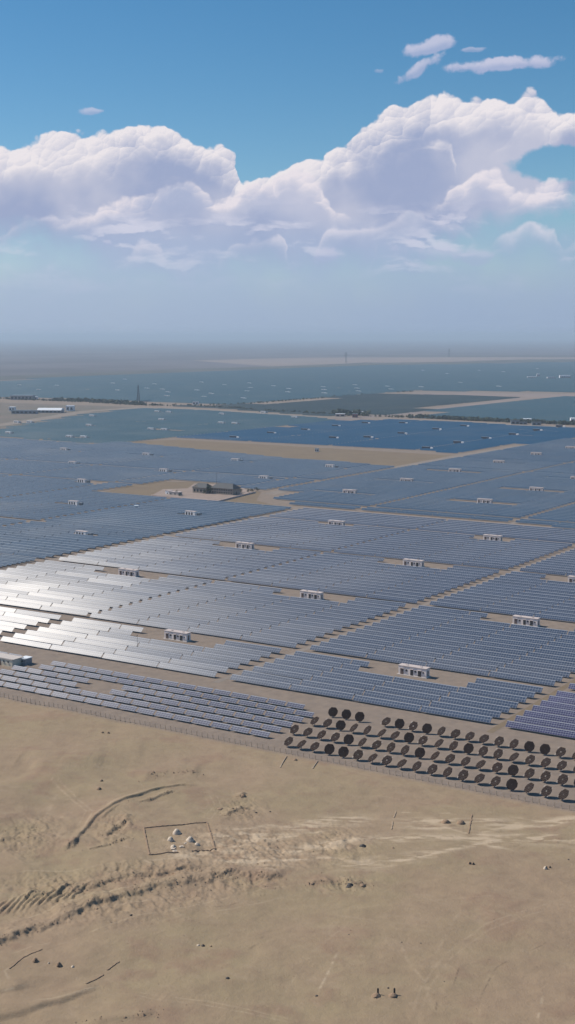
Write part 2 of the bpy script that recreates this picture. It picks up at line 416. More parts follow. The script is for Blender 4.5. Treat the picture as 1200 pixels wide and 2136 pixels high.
for k in range(13):                                            # gullies running up the slope at the left edge
    x0 = -40 + 15 * k + (k * 37 % 9); y0 = 1908 - 3.2 * k + (k * 53 % 13); Ls = 34 + (k * 29 % 24)
    SCARPS.append(([(x0, y0), (x0 + Ls * .55, y0 - Ls * .5), (x0 + Ls * 1.1, y0 - Ls * .85)], .45, .35, .7, .25))
for k in range(9):
    x0 = 215 + 24 * k + (k * 31 % 10); y0 = 1826 - 1.5 * k
    SCARPS.append(([(x0, y0), (x0 + 4, y0 - 10), (x0 - 3, y0 - 22)], .2, .35, .7, .2))
ROUGH = [((60, 1740), 80, 45), ((235, 1735), 60, 40), ((110, 1845), 120, 30), ((300, 1830), 150, 26), ((200, 1890), 200, 38), ((490, 1836), 120, 28), ((505, 1690), 50, 28),
         ((520, 1770), 190, 45), ((710, 1842), 70, 18), ((700, 1760), 80, 40), ((380, 1870), 90, 22)]
PALE = [((520, 1745), 120, 16, .1), ((640, 1722), 110, 10, .14), ((720, 1710), 60, 12, .05), ((560, 1790), 90, 12, .05), ((470, 1775), 60, 14, .1), ((670, 1765), 100, 10, .12),
        ((860, 1790), 90, 10, .22), ((760, 1800), 70, 10, .1), ((960, 1748), 150, 9, -.02), ((1060, 1722), 60, 10, -.02), ((1110, 1748), 90, 12, -.05), ((1010, 1712), 60, 7, .05),
        ((900, 1712), 80, 7, -.02), ((1160, 1710), 50, 7, .12), ((830, 1750), 60, 9, 0), ((900, 1725), 60, 6, 0), ((1030, 1764), 40, 5, -.15), ((580, 1810), 40, 8, 0), ((390, 1790), 50, 8, .05)]
LINES = [
    ([(30, 1570), (120, 1640), (180, 1690), (150, 1740)], .22, .45), ([(44, 1570), (134, 1640), (194, 1692), (164, 1744)], .22, .4), ([(0, 1540), (140, 1560), (300, 1570), (460, 1600)], .3, .3),
    ([(404, 1690), (432, 1700), (448, 1680), (436, 1655), (410, 1650)], .14, .5), ([(396, 1700), (440, 1712), (462, 1682), (446, 1646)], .14, .4), ([(412, 1684), (428, 1688), (436, 1678), (428, 1664)], .12, .4),
    ([(0, 1820), (150, 1816), (300, 1800), (420, 1795)], .3, .4), ([(0, 1925), (90, 1900), (200, 1868), (330, 1846)], .25, .4), ([(60, 1990), (160, 1955), (280, 1915), (400, 1890), (560, 1850), (700, 1835)], .2, .35),
    ([(700, 1900), (860, 1880), (1020, 1870), (1210, 1880)], .2, .2), ([(640, 1640), (800, 1660), (1000, 1690)], .2, .25), ([(850, 2140), (880, 2060), (930, 1990), (1010, 1930), (1210, 1860)], .22, .28), ([(866, 2140), (896, 2062), (944, 1996), (1020, 1940), (1210, 1872)], .22, .24),
    ([(560, 2140), (600, 2060), (660, 1980), (760, 1900)], .2, .22), ([(230, 1480), (330, 1560), (520, 1620), (700, 1650)], .2, .2),
    ([(770, 1800), (850, 1795), (920, 1780), (1000, 1760), (1090, 1745), (1230, 1740)], .9, .85), ([(900, 1718), (980, 1738), (1100, 1748), (1230, 1752)], .55, .75), ([(985, 1742), (1040, 1728), (1075, 1718), (1130, 1724), (1230, 1700)], .8, .8),
    ([(450, 1738), (560, 1722), (640, 1712), (720, 1705), (790, 1698)], .8, .7), ([(420, 1800), (520, 1798), (600, 1792), (660, 1785), (760, 1795)], .7, .7), ([(560, 1776), (640, 1768), (700, 1758), (800, 1745), (860, 1750), (1000, 1748)], .8, .75),
    ([(826, 1691), (900, 1693), (950, 1696)], .3, .9), ([(820, 1708), (900, 1714), (965, 1706)], .8, .6), ([(1060, 1700), (1130, 1712), (1230, 1700)], .5, .5), ([(500, 1752), (600, 1745), (700, 1730)], .5, .6), ([(440, 1762), (520, 1770), (600, 1772)], .5, .6),
    ([(60, 2095), (140, 2075), (215, 2055)], .35, .5), ([(0, 2072), (40, 2062), (66, 2050)], .3, .5), ([(20, 1995), (60, 1975), (110, 1962)], .25, .3), ([(180, 1900), (260, 1888), (340, 1872), (420, 1862)], .35, .35), ([(290, 1796), (312, 1806), (330, 1808)], .25, .7),
    ([(430, 1905), (520, 1886), (600, 1866)], .3, .3), ([(120, 1650), (100, 1690), (150, 1705)], .5, .25), ([(300, 1655), (240, 1675), (190, 1705)], .5, .4),  # wheel tracks and scraped lines: pixels, half width m, paleness
    ([(205, 2066), (260, 2072), (330, 2086), (430, 2096), (520, 2112), (640, 2134)], .14, .5), ([(212, 2060), (262, 2066), (332, 2079), (432, 2089), (522, 2105), (650, 2130)], .14, .45),
    ([(1078, 1716), (1110, 1734), (1160, 1762)], .10, -.5), ([(1088, 1712), (1120, 1730), (1172, 1760)], .10, -.5),
    ([(832, 1960), (850, 2005), (885, 2050), (905, 2110)], 0.30, 0.28), ([(905, 2000), (925, 1960), (960, 1900)], 0.36, 0.24), ([(945, 2062), (955, 2030), (960, 2015)], 0.12, -0.80),
    ([(992, 2110), (1010, 2065), (1035, 2018), (1075, 1996)], 0.14, -0.70), ([(1100, 1985), (1130, 1970), (1155, 1952)], 0.14, -0.50), ([(1120, 2134), (1130, 2090), (1132, 2070)], 0.24, 0.60),
    ([(660, 2076), (680, 2040), (706, 1985)], 0.24, 0.80), ([(490, 2000), (530, 1972), (556, 1945)], 0.36, -0.40), ([(440, 1892), (475, 1888), (508, 1876)], 0.24, -0.50), ([(20, 2050), (10, 2030), (28, 2020)], 0.24, 0.60),
    ([(1000, 2136), (1005, 2080), (1030, 2000)], 0.18, 0.20), ([(908, 2120), (912, 2085)], 0.14, -0.50), ([(300, 1928), (340, 1942), (300, 1955)], 0.24, 0.20),
]
def hgt(x, y):
    x = np.asarray(x, float); y = np.asarray(y, float)
    b = x * SR + y * CR
    fade = sst(b, 312, 304)
    far = sst(np.hypot(x, y - 270), 260, 120)
    h = 1.1 * fbm(x, y, 30, 4, 3) + .10 * fbm(x, y, 4, 3, 9)
    lft = sst(x, -5, -45)
    h = h + lft * 1.0 * fbm(x * .7 + y * .35, y, 11, 3, 21)
    rm = np.zeros(x.shape)
    for (c, rx, ry) in ROUGH:
        cx0, cy0 = G(*c); sc = (cy0 * math.cos(PT) + HC * math.sin(PT)) / FP
        X = (x - cx0) / (rx * sc); Yv = (y - cy0) / (ry * sc / (HC / math.hypot(cy0, HC)))
        rm = np.maximum(rm, np.exp(-1.4 * (X * X + Yv * Yv)))
    rf = fbm(x + .6 * y, y * .6, 2.2, 4, 40, .6)
    h = h + rm * (.75 * rf - .5 * np.abs(fbm(x * 1.3, y * .55 + .5 * x, 1.7, 3, 55, .6)))
    wob = fbm(x, y, 3.2, 4, 77, .6)
    for (pts, A, wf, wb, gl) in SCARPS:
        P = np.array([G(*p) for p in pts]); mrg = 14
        m = (x > P[:, 0].min() - mrg) & (x < P[:, 0].max() + mrg) & (y > P[:, 1].min() - mrg) & (y < P[:, 1].max() + mrg)
        if not m.any(): continue
        d, sg, arc, L = polydist(x[m], y[m], pts)
        s = d * sg + gl * (1.3 * wob[m] + .8 * np.abs(vnoise(arc / .6 + d * .5, d * .9, 5)) - .2)
        s = s + gl * .9 * vnoise(arc / 1.9, d * .25 + 3.5, 8)
        prof = np.where(s < 0, np.exp(-(s / wb) ** 2 * 1.2), 1 - sst(s, 0, wf))
        ends = sst(arc, 0, min(3, L * .25)) * sst(L - arc, 0, min(3, L * .25))
        amp = A * ends * (1 + .5 * vnoise(arc / 3.0, arc * 0 + 1.5, 12))
        # fade with distance past the ends of the line
        h[m] = h[m] + amp * prof * sst(d, 14, 9)
    return h * fade * far
def tones(x, y):
    b = x * SR + y * CR
    v = np.zeros(x.shape)
    st = fbm(x * .35 + y * .05, y * 1.0, 1.3, 4, 90, .6)
    for (c, rx, ry, tl) in PALE:
        cx0, cy0 = G(*c); sc = (cy0 * math.cos(PT) + HC * math.sin(PT)) / FP; k = HC / math.hypot(cy0, HC)
        X = (x - cx0) / (rx * sc); Yv = ((y - cy0) - tl * (x - cx0) / k) / (ry * sc / k)
        v = np.maximum(v, np.exp(-1.1 * (X * X + Yv * Yv)) * np.clip(.55 + 2.0 * st, 0, 1.1))
    for (pts, w, pal) in LINES:
        d, sg, arc, L = polydist(x, y, pts)
        ends = sst(arc, 0, L * .2) * sst(L - arc, 0, L * .2)
        v = v + pal * np.exp(-(d / w) ** 2) * ends * np.clip(.72 + 1.9 * st, 0, 1.05)
    return v * sst(b, 313, 311)

def make_ground():
    def axis(lo, hi, st, far):
        c = list(np.arange(lo, hi + 1e-6, st))
        def ext(s0, sign):
            o = []; d = st; p = s0
            while abs(p - s0) < far: d *= 1.35; p += sign * d; o.append(p)
            return o
        return np.array(sorted(ext(lo, -1)) + c + ext(hi, 1))
    xs = axis(-78, 82, .27, 70000); ys = axis(208, 345, .27, 90000)
    X, Y = np.meshgrid(xs, ys); x = X.ravel(); y = Y.ravel()
    z = np.zeros(x.shape); near = (np.abs(x) < 400) & (y > -50) & (y < 700)
    z[near] = hgt(x[near], y[near])
    tn = np.zeros(x.shape); n2 = (np.abs(x) < 90) & (y > 200) & (y < 350)
    tn[n2] = tones(x[n2], y[n2])
    nx, ny = len(xs), len(ys)
    i = np.arange(nx - 1)[None, :] + nx * np.arange(ny - 1)[:, None]
    f = np.stack([i, i + 1, i + nx + 1, i + nx], -1).reshape(-1, 4)
    me = bpy.data.meshes.new('ground')
    me.vertices.add(len(x)); me.vertices.foreach_set('co', np.stack([x, y, z], 1).astype(np.float32).ravel())
    me.loops.add(f.size); me.loops.foreach_set('vertex_index', f.ravel().astype(np.int32))
    me.polygons.add(len(f)); me.polygons.foreach_set('loop_start', np.arange(0, f.size, 4, dtype=np.int32)); me.polygons.foreach_set('loop_total', np.full(len(f), 4, np.int32))
    me.polygons.foreach_set('use_smooth', np.ones(len(f), bool))
    at = me.attributes.new('tone', 'FLOAT', 'POINT'); at.data.foreach_set('value', tn.astype(np.float32))
    me.update(calc_edges=True)
    o = bpy.data.objects.new('ground', me); COL.objects.link(o); tag(o, kind='structure')
    m = bpy.data.materials.new('desert_sand'); m.use_nodes = True; t = NT(m.node_tree); b = t.n['Principled BSDF']
    geo = t.node('ShaderNodeNewGeometry'); pos = geo.outputs['Position']; sp = t.node('ShaderNodeSeparateXYZ'); t.l.new(pos, sp.inputs[0])
    bb = t.m('ADD', t.m('MULTIPLY', sp.outputs[0], SR), t.m('MULTIPLY', sp.outputs[1], CR))
    aa = t.m('SUBTRACT', t.m('MULTIPLY', sp.outputs[0], CR), t.m('MULTIPLY', sp.outputs[1], SR))
    n1 = t.noise(pos, .028, 5, .55); n2_ = t.noise(pos, .22, 6, .62); n3 = t.noise(pos, 2.2, 5, .7)
    c = t.mix(t.ss(n1, .35, .65), (.298, .218, .144, 1), (.288, .224, .138, 1))
    c = t.mix(t.m('MULTIPLY', t.ss(n2_, .35, .72), .35), c, (.205, .145, .10, 1))
    wsn = t.noise(t.xyz(t.m('MULTIPLY', aa, .10), t.m('MULTIPLY', bb, .22)), 1.0, 6, .65, dist=1.5)
    c = t.mix(t.m('MULTIPLY', t.ss(wsn, .50, .72), .45), c, (.33, .25, .17, 1))
    rd = t.noise(pos, .055, 4, .6)
    c = t.mix(t.m('MULTIPLY', t.ss(rd, .52, .68), .45), c, (.25, .160, .112, 1))
    c = t.mix(t.m('MULTIPLY', t.ss(n3, .58, .75), .3), c, (.17, .125, .095, 1))
    # the compound inside the fence: greyer, graded gravel
    gr = t.mix(t.ss(n2_, .3, .7), (.250, .198, .156, 1), (.205, .165, .134, 1))
    inner = t.ss(bb, 311.5, 315)
    c = t.mix(inner, c, gr)
    # outer plain: greyer ground, with the bluish tone of distance haze mixed into its colour
    fp = t.noise(t.xyz(t.m('MULTIPLY', aa, .0004), t.m('MULTIPLY', bb, .00025)), 5, 5, .6)
    outer = t.mix(t.ss(fp, .42, .6), (.135, .125, .135, 1), (.095, .092, .102, 1))
    c = t.mix(t.ss(sp.outputs[1], 2500, 4200), c, outer)
    an = t.node('ShaderNodeAttribute', attribute_name='tone')
    c = t.mix(t.m('MINIMUM', t.m('MAXIMUM', an.outputs['Fac'], 0.0), 1.0), c, (.44, .345, .24, 1))
    c = t.mix(t.m('MINIMUM', t.m('MAXIMUM', t.m('MULTIPLY', an.outputs['Fac'], -1.0), 0.0), 1.0), c, (.12, .085, .06, 1))
    # scattered dark stones
    vs = t.node('ShaderNodeTexVoronoi'); vs.inputs['Scale'].default_value = .55; t.l.new(pos, vs.inputs['Vector'])
    st = t.m('MULTIPLY', t.ss(vs.outputs['Distance'], .13, .07), t.ss(n2_, .56, .68))
    c = t.mix(t.m('MULTIPLY', st, .5), c, (.10, .075, .055, 1))
    t.l.new(c, b.inputs['Base Color']); b.inputs['Roughness'].default_value = .95; b.inputs['Specular IOR Level'].default_value = .15
    bn = t.node('ShaderNodeBump'); bn.inputs['Strength'].default_value = .8; bn.inputs['Distance'].default_value = .3
    hsum = t.m('ADD', t.m('MULTIPLY', n2_, 1.6), t.m('MULTIPLY', n3, .35))
    t.l.new(hsum, bn.inputs['Height']); t.l.new(bn.outputs[0], b.inputs['Normal'])
    me.materials.append(m)
make_ground()
def hz(x, y): return float(hgt(np.array([float(x)]), np.array([float(y)]))[0])

# ------------------------------------------------------------------ flat sheets: roads, cleared strips
def flat_mat(name, c1, c2, sc=.05):
    m = bpy.data.materials.new(name); m.use_nodes = True; t = NT(m.node_tree); b = t.n['Principled BSDF']
    geo = t.node('ShaderNodeNewGeometry'); n = t.noise(geo.outputs['Position'], sc, 6, .65); n2 = t.noise(geo.outputs['Position'], sc * 9, 4, .6)
    c = t.mix(t.ss(t.m('MULTIPLY_ADD', n2, .4, t.m('MULTIPLY', n, .6)), .35, .65), c1, c2)
    t.l.new(c, b.inputs['Base Color']); b.inputs['Roughness'].default_value = .95; b.inputs['Specular IOR Level'].default_value = .15
    return m
SAND = flat_mat('cleared_sand', (.205, .158, .104, 1), (.175, .133, .092, 1))
ROADM = flat_mat('pale_dirt_road', (.265, .225, .19, 1), (.20, .17, .145, 1), .08)
STRIP = flat_mat('dark_gravel_plain', (.075, .08, .075, 1), (.11, .11, .10, 1), .004)
PALEPL = flat_mat('pale_salt_plain', (.27, .215, .19, 1), (.21, .175, .16, 1), .004)
PLAZA = flat_mat('paved_yard', (.33, .26, .22, 1), (.25, .20, .17, 1), .1)
WORN = mat('weathered_render', (.30, .255, .21), .9, var=.2, scale=.3)
def sheet(name, pts, z, m, kind='structure'):
    P = [G(*q) for q in pts]
    mb = MB(); mb.poly([(x, y, z) for x, y in P]); o = mb.build(name, m)
    if o.data.polygons[0].normal.z < 0: o.data.flip_normals()
    return tag(o, kind=kind)
def strip(name, pts, w0, z, m, w1=None):
    P = [Vector(G(*q)) for q in pts]; L = []; Rr = []; n = len(P); w1 = w1 or w0
    for i, p in enumerate(P):
        d = (P[min(i + 1, n - 1)] - P[max(i - 1, 0)]).normalized(); q = Vector((-d.y, d.x)); w = w0 + (w1 - w0) * i / (n - 1)
        L.append(p + q * w / 2); Rr.append(p - q * w / 2)
    mb = MB()
    for i in range(n - 1): mb.poly([(Rr[i].x, Rr[i].y, z), (Rr[i + 1].x, Rr[i + 1].y, z), (L[i + 1].x, L[i + 1].y, z), (L[i].x, L[i].y, z)])
    o = mb.build(name, m); return tag(o, kind='structure')
def abstrip(name, a0, b0, a1, b1, w, z, m):
    p = Vector(XY(a0, b0)); q = Vector(XY(a1, b1)); d = (q - p).normalized(); s = Vector((-d.y, d.x)) * w / 2
    mb = MB(); N = 12
    for i in range(N):
        u = p.lerp(q, i / N); v = p.lerp(q, (i + 1) / N)
        mb.poly([(*(u - s), z), (*(v - s), z), (*(v + s), z), (*(u + s), z)])
    return tag(mb.build(name, m), kind='structure')
sheet('cleared_ground', [(250, 922), (372, 917), (600, 930), (960, 951), (830, 974), (700, 962), (600, 957), (480, 946), (260, 924)], .02, SAND)
sheet('cleared_ground', [(205, 1030), (260, 1015), (330, 1005), (405, 1005), (480, 1012), (545, 1027), (535, 1044), (600, 1061), (590, 1066), (500, 1057), (420, 1046), (300, 1036)], .02, SAND)
abstrip('dirt_road', -585, 786.5, 60, 786.5, 4.5, .03, ROADM)
abstrip('dirt_road', -265.6, 368, -265.6, 782, 2.6, .03, ROADM)
abstrip('dirt_road', -160.8, 365, -160.8, 700, 2.2, .03, SAND)
abstrip('dirt_road', -487, 400, -492, 782, 5, .03, ROADM)
abstrip('dirt_road', -337, 790, -337, 1150, 4, .03, ROADM)
strip('dirt_road', [(560, 1031), (700, 1003), (830, 975), (960, 950), (1080, 932), (1240, 905)], 12, .04, ROADM)
strip('dirt_road', [(-60, 895), (60, 878), (180, 858), (290, 850), (400, 853), (520, 860), (640, 868), (760, 872), (860, 876), (1000, 882), (1120, 889), (1260, 893)], 26, .06, ROADM)
sheet('cleared_ground', [(-40, 905), (60, 884), (190, 862), (290, 850), (200, 846), (120, 844), (-40, 838)], .03, flat_mat('settlement_soil', (.19, .15, .125, 1), (.13, .125, .10, 1), .02))
strip('dirt_road', [(700, 875), (840, 864), (930, 852), (1010, 841), (1090, 831), (1160, 825), (1240, 822)], 30, .08, PALEPL)
sheet('cleared_ground', [(850, 819), (960, 818), (1060, 820), (1240, 822), (1240, 828), (1120, 830), (1090, 828), (1000, 825), (900, 823)], .07, PALEPL)
sheet('gravel_plain', [(-80, 797), (150, 786), (300, 779), (450, 773), (600, 768), (760, 762), (1000, 759), (1000, 754), (760, 757), (600, 763), (400, 770), (150, 778), (-80, 788)], .2, STRIP)
sheet('gravel_plain', [(640, 742), (800, 743.5), (1000, 744), (1260, 745), (1260, 741), (1000, 741.5), (800, 741)], .4, STRIP)
sheet('gravel_plain', [(890, 757), (1000, 753), (1100, 750), (1260, 749), (1260, 753), (1100, 756)], .3, STRIP)
sheet('salt_plain', [(600, 767), (760, 756), (900, 757.5), (1000, 752.5), (1100, 749.5), (1260, 748), (1260, 745.5), (1000, 745), (640, 746), (400, 752)], .15, PALEPL)

# ------------------------------------------------------------------ inverter huts (positions first: panels leave room)
HUT_A = [(860, 1411), (366, 1336), (647, 1250), (1095, 1305), (860, 1182), (508, 1145), (1026, 1129), (265, 1202), (700, 1098), (1010, 1051), (1118, 1026), (728, 1031), (847, 1007),
         (948, 986), (1040, 968), (1118, 951), (1190, 938), (1203, 1003), (1207, 1219)]
HUT_B = [(172, 1120), (400, 1077), (155, 1055), (343, 986), (306, 952), (492, 964), (552, 1001), (690, 977), (134, 941), (152, 970), (172, 1008)]
HUT_T = [(35, 883), (62, 883), (192, 870), (186, 890), (18, 906), (145, 914), (175, 915), (315, 898), (343, 899), (328, 861), (352, 862), (337, 878), (463, 866), (462, 885), (490, 886), (550, 862), (615, 873)]
HUT_D = [(487, 915), (565, 906), (636, 899), (695, 916), (762, 885), (700, 891), (767, 915), (838, 907), (890, 938), (840, 885), (910, 898), (955, 926), (968, 891), (1013, 917), (1070, 909), (1120, 900), (1168, 892)]
HUT_F = [(118, 806), (40, 805), (235, 801), (260, 793), (322, 803), (306, 812), (245, 816), (338, 814), (350, 820), (347, 828), (420, 799), (410, 816), (440, 823), (468, 805), (520, 801), (522, 811), (515, 818), (507, 833),
         (425, 830), (570, 807), (602, 813), (600, 820), (740, 805), (744, 812), (747, 818), (674, 809), (675, 815), (676, 822), (808, 808), (815, 814), (878, 809), (882, 774), (1000, 774), (933, 781), (80, 815), (1050, 777), (1120, 770), (960, 800), (1040, 808)]
CLEAR = []
for h in HUT_A: a, b = AB(*h); CLEAR.append((a, b + 1.0, (19 if b < 640 else 13) if b < 800 else 8, 8.0 if b < 640 else 4.5))
for h in HUT_B: a, b = AB(*h); CLEAR.append((a + 1, b + 1, 7.5, 4.0))
for h in HUT_T + HUT_D: a, b = AB(*h); CLEAR.append((a + 2, b + 1, 7, 4.0))
for h in HUT_F: a, b = AB(*h); CLEAR.append((a + 2, b + 1, 12, 8))
CLc = np.array(CLEAR)
def clear_mask(a, b, half):
    keep = np.ones(a.shape, bool)
    for (ca, cb, ha, hb) in CLEAR:
        keep &= ~((np.abs(a - ca) < ha + half * .8) & (np.abs(b + 1.0 - cb) < hb))
    return keep
def inpoly(x, y, P):
    r = np.zeros(x.shape, bool); n = len(P); j = n - 1
    for i in range(n):
        xi, yi = P[i]; xj, yj = P[j]
        if yi != yj:
            r ^= ((yi > y) != (yj > y)) & (x < (xj - xi) * (y - yi) / (yj - yi) + xi)
        j = i
    return r

# ------------------------------------------------------------------ solar tables
TILT = math.radians(41)
TILT_A = math.radians(35)
FIELDS = []   # name, list of (a_left, b_front, length, depth_slope, material index, field key, row, col)
tabs = []     # dicts
def add_table(a, b, L, slope, mi, key, row, col): tabs.append((a, b, L, slope, mi, key, row, col))
# front field of short tables by the fence
ra = 323.0
for r in range(6):
    b = ra + 6.3 * r
    for c in range(24):
        a = -213.2 - 7.32 * (c + 1); ca = a + 3.6
        if -303.5 < ca < -288.5 and r in (2, 3): continue
        if r in (2, 3) and c in (10, 11): continue
        if r >= 4 and -345 < ca < -329: continue
        if r == 3 and -345 < ca < -337: continue
        if r == 5 and ca > -222: continue
        add_table(a, b, 6.6, 1.75, 8, 'A', r, c)
A0 = len(tabs)
def block(a0, a1, rows, L0, key, mi, slope=2.25):
    n = max(1, round((a1 - a0) / L0)); L = (a1 - a0) / n
    for r, b in enumerate(rows):
        for c in range(n):
            a = a0 + c * L
            if not clear_mask(np.array([a + L / 2]), np.array([b]), L / 2)[0]:
                # keep a shortened table beside the clearing if there is room
                for (ca, cb, ha, hb) in CLEAR:
                    if abs(a + L / 2 - ca) < ha + L / 2 and abs(b + 1 - cb) < hb:
                        if ca - ha - a > 5: add_table(a, b, min(L - .35, ca - ha - a), slope, mi, key, r, c)
                        if a + L - (ca + ha) > 5: add_table(max(a, ca + ha), b, min(L, a + L - (ca + ha)) - .35, slope, mi, key, r, c)
                        break
                continue
            add_table(a, b, L - .45, slope, mi, key, r, c)
rows1 = [372.3 + 6.95 * k for k in range(7)]
rowsS = lambda s, e: list(np.arange(s, e, 6.95))
rowsN = rows1 + rowsS(425.5, 521) + rowsS(527.5, 624) + rowsS(630, 727) + rowsS(732.5, 779)
block(-373.3, -268.6, rowsN, 26.2, 'B', 0)
block(-262.6, -163.4, rowsN, 24.8, 'C', 0)
block(-158.4, -53, [r - .8 for r in rowsN], 26.2, 'D', 1)
block(-52, 53, [r - .8 for r in rowsN], 26.2, 'D', 1)
block(-484, -380, rows1, 26, 'W', 0)
block(-484, -374.6, rowsN[7:], 26, 'W', 0)
block(-589, -493.5, rowsN, 24, 'V', 7)
NEAR_N = len(tabs)
def field(poly_px, mi, key, pitch=7.0, L=26.0, seam=107.0, seam0=-268.0, slope=2.4, gap=3.0, bgap=103.0):
    P = [AB(*q) for q in poly_px]; A = np.array([p[0] for p in P]); B = np.array([p[1] for p in P])
    nb = int((B.max() - B.min()) / pitch) + 1; rb = B.min() + pitch * np.arange(nb)
    rb = rb[((rb - 425.5) % bgap) < bgap - 4]
    cols = []
    k0 = int(math.floor((A.min() - seam0) / seam)) - 1; k1 = int((A.max() - seam0) / seam) + 1
    n = max(1, round((seam - gap) / L)); Ls = (seam - gap) / n
    for k in range(k0, k1 + 1):
        for c in range(n): cols.append(seam0 + k * seam + gap / 2 + c * Ls)
    AA, BB = np.meshgrid(np.array(cols), rb); AA = AA.ravel(); BB = BB.ravel()
    ca = AA + Ls / 2
    keep = inpoly(ca, BB + 1, P) & clear_mask(ca, BB, Ls / 2)
    x, y = ca * CR + BB * SR, -ca * SR + BB * CR
    d = y * math.cos(PT) + HC * math.sin(PT); px = 600 + FP * x / d
    keep &= (px > -260) & (px < 1460)
    for a, b in zip(AA[keep], BB[keep]): add_table(a, b, Ls - .5, slope, mi, key, 0, 0)
# western blocks beyond the yard road
field([(-260, 1080), (-260, 905), (0, 915), (200, 929), (258, 924), (480, 947), (600, 958), (700, 964), (826, 976), (700, 1003), (560, 1030), (480, 1011), (400, 1004), (325, 1004), (255, 1014), (205, 1030),
       (300, 1038), (420, 1048), (500, 1058), (590, 1066), (400, 1108), (200, 1151), (0, 1196), (-260, 1255)], 7, 'E', seam=107, seam0=-599.0)
# east blocks beyond the cross road
field([(572, 1034), (700, 1007), (830, 979), (962, 954), (1080, 936), (1460, 880), (1460, 1125), (1200, 1105), (1065, 1093), (600, 1054)], 7, 'F', seam=114, seam0=-338.0, gap=4.5, bgap=96.5)
# blue field and teal field
field([(600, 892), (700, 880), (830, 877), (1000, 884), (1100, 891), (1460, 899), (1460, 874), (1200, 913), (960, 947), (600, 926), (372, 914), (480, 903)], 3, 'blue', seam0=-640, gap=4)
field([(-260, 900), (-40, 907), (60, 886), (190, 864), (300, 853), (420, 857), (520, 863), (640, 871), (700, 878), (600, 890), (480, 902), (372, 914), (200, 927), (0, 913), (-260, 903)], 2, 'teal', seam0=-640, gap=5)
field([(330, 847), (480, 848), (640, 836), (800, 823), (880, 824), (1000, 827), (1080, 830), (1000, 838), (920, 849), (840, 861), (700, 871), (600, 864), (480, 854)], 4, 'olive', pitch=8, L=50)
field([(860, 872), (930, 856), (1010, 845), (1100, 835), (1180, 829), (1460, 826), (1460, 892), (1120, 884), (1000, 878)], 2, 'east', pitch=8, L=50)
field([(-260, 828), (-260, 808), (0, 796), (300, 780), (450, 774), (600, 769), (760, 763), (1000, 760), (1100, 757), (1460, 752), (1460, 820), (1200, 819), (1060, 817), (850, 816), (800, 818), (640, 832), (480, 845), (300, 838), (150, 832), (0, 828)], 2, 'far', pitch=11, L=100, slope=3.8, seam=214, bgap=206, gap=9)

T = np.array([(t_[0], t_[1], t_[2], t_[3], t_[4]) for t_ in tabs])
tx = (T[:, 0] + T[:, 2] / 2) * CR + T[:, 1] * SR; ty = -(T[:, 0] + T[:, 2] / 2) * SR + T[:, 1] * CR
dd = ty * math.cos(PT) + HC * math.sin(PT); tpx = 600 + FP * tx / dd
vis = (tpx > -12) & (tpx < 1212)
for i in range(len(tabs)):
    hw = FP * T[i, 2] / 2 * CR / dd[i]
    if i < NEAR_N: vis[i] = (tpx[i] + hw > 2) and (tpx[i] - hw < 1198)
order = [i for i in np.argsort(dd) if vis[i] and i < NEAR_N]
solo = order[:300]; solos = set(solo)
rest = np.array([i for i in range(len(tabs)) if i not in solos and (tpx[i] > -400)])
print('tables', len(tabs), 'solo', len(solo))

def table_geo(L, slope, z0=.62, th=.07):
    TL = TILT_A if slope < 2 else TILT
    c, s = math.cos(TL), math.sin(TL)
    # local frame: x along the row, y away from the viewer, front-low edge at origin
    v = [(0, 0, z0), (L, 0, z0), (L, slope * c, z0 + slope * s), (0, slope * c, z0 + slope * s)]
    n = Vector((0, -s, c)) * th
    w = [tuple(Vector(p) - n) for p in v]
    return v, w
def make_table(key, L, slope, glass):
    root = empty('solar_table', (0, 0, 0))
    v, w = table_geo(L, slope)
    me = bpy.data.meshes.new('panel_surface')
    me.from_pydata(v + w, [], [(0, 1, 2, 3), (7, 6, 5, 4), (0, 4, 5, 1), (1, 5, 6, 2), (2, 6, 7, 3), (3, 7, 4, 0)])
    me.materials.append(glass); me.materials.append(RAIL); me.materials.append(BACK)
    uvl = me.uv_layers.new(name='UVMap')
    cs = [(0, slope), (L, slope), (L, 0), (0, 0)]
    for k in range(4): uvl.data[k].uv = cs[k]
    me.polygons.foreach_set('material_index', [0, 2, 1, 1, 1, 1]); me.update()
    p = bpy.data.objects.new('panel_surface', me); COL.objects.link(p); p.parent = root
    TL = TILT_A if slope < 2 else TILT; mb = MB(); c, s = math.cos(TL), math.sin(TL); n = max(2, round(L / 3.4))
    mb.bar((L * .5 / n - .2, slope * c * .82, .62 + slope * s * .82 - .12), (L - L * .5 / n + .2, slope * c * .82, .62 + slope * s * .82 - .12), .05, n=4)
    for i in range(n):
        x = L * (i + .5) / n
        yb = slope * c * .82; zb = .62 + slope * s * .82 - .1; yf = slope * c * .2; zf = .62 + slope * s * .2 - .1
        mb.box((x, yb, zb / 2), (.1, .1, zb)); mb.box((x, yf, zf / 2), (.1, .1, zf))
        mb.bar((x, yb, .3), (x, yf, zf - .05), .035, n=4)
    rk = mb.build('support_rack', POST, root)
    mb = MB(); mb.bar((0, slope * c + .02, .62 + slope * s + .03), (L, slope * c + .02, .62 + slope * s + .03), .055, n=4); mb.bar((0, -.03, .6), (L, -.03, .6), .04, n=4)
    ed = mb.build('edge_rail', RAIL, root)
    reg(root, [p, rk, ed])
    return root
protos = {}
FN = {'A': ('short', 'field beside fence', 'short solar tables beside the fence'), 'B': ('long', 'block left of middle lane', 'long solar tables in the block left of the middle lane'),
      'C': ('long', 'block right of middle lane', 'long solar tables in the block right of the middle lane'), 'D': ('long', 'right edge block', 'long solar tables in the right edge block'),
      'W': ('long', 'outer left block', 'long solar tables in the outer left block'), 'V': ('long', 'far left block', 'long solar tables in the far left block')}
rowmap = {}
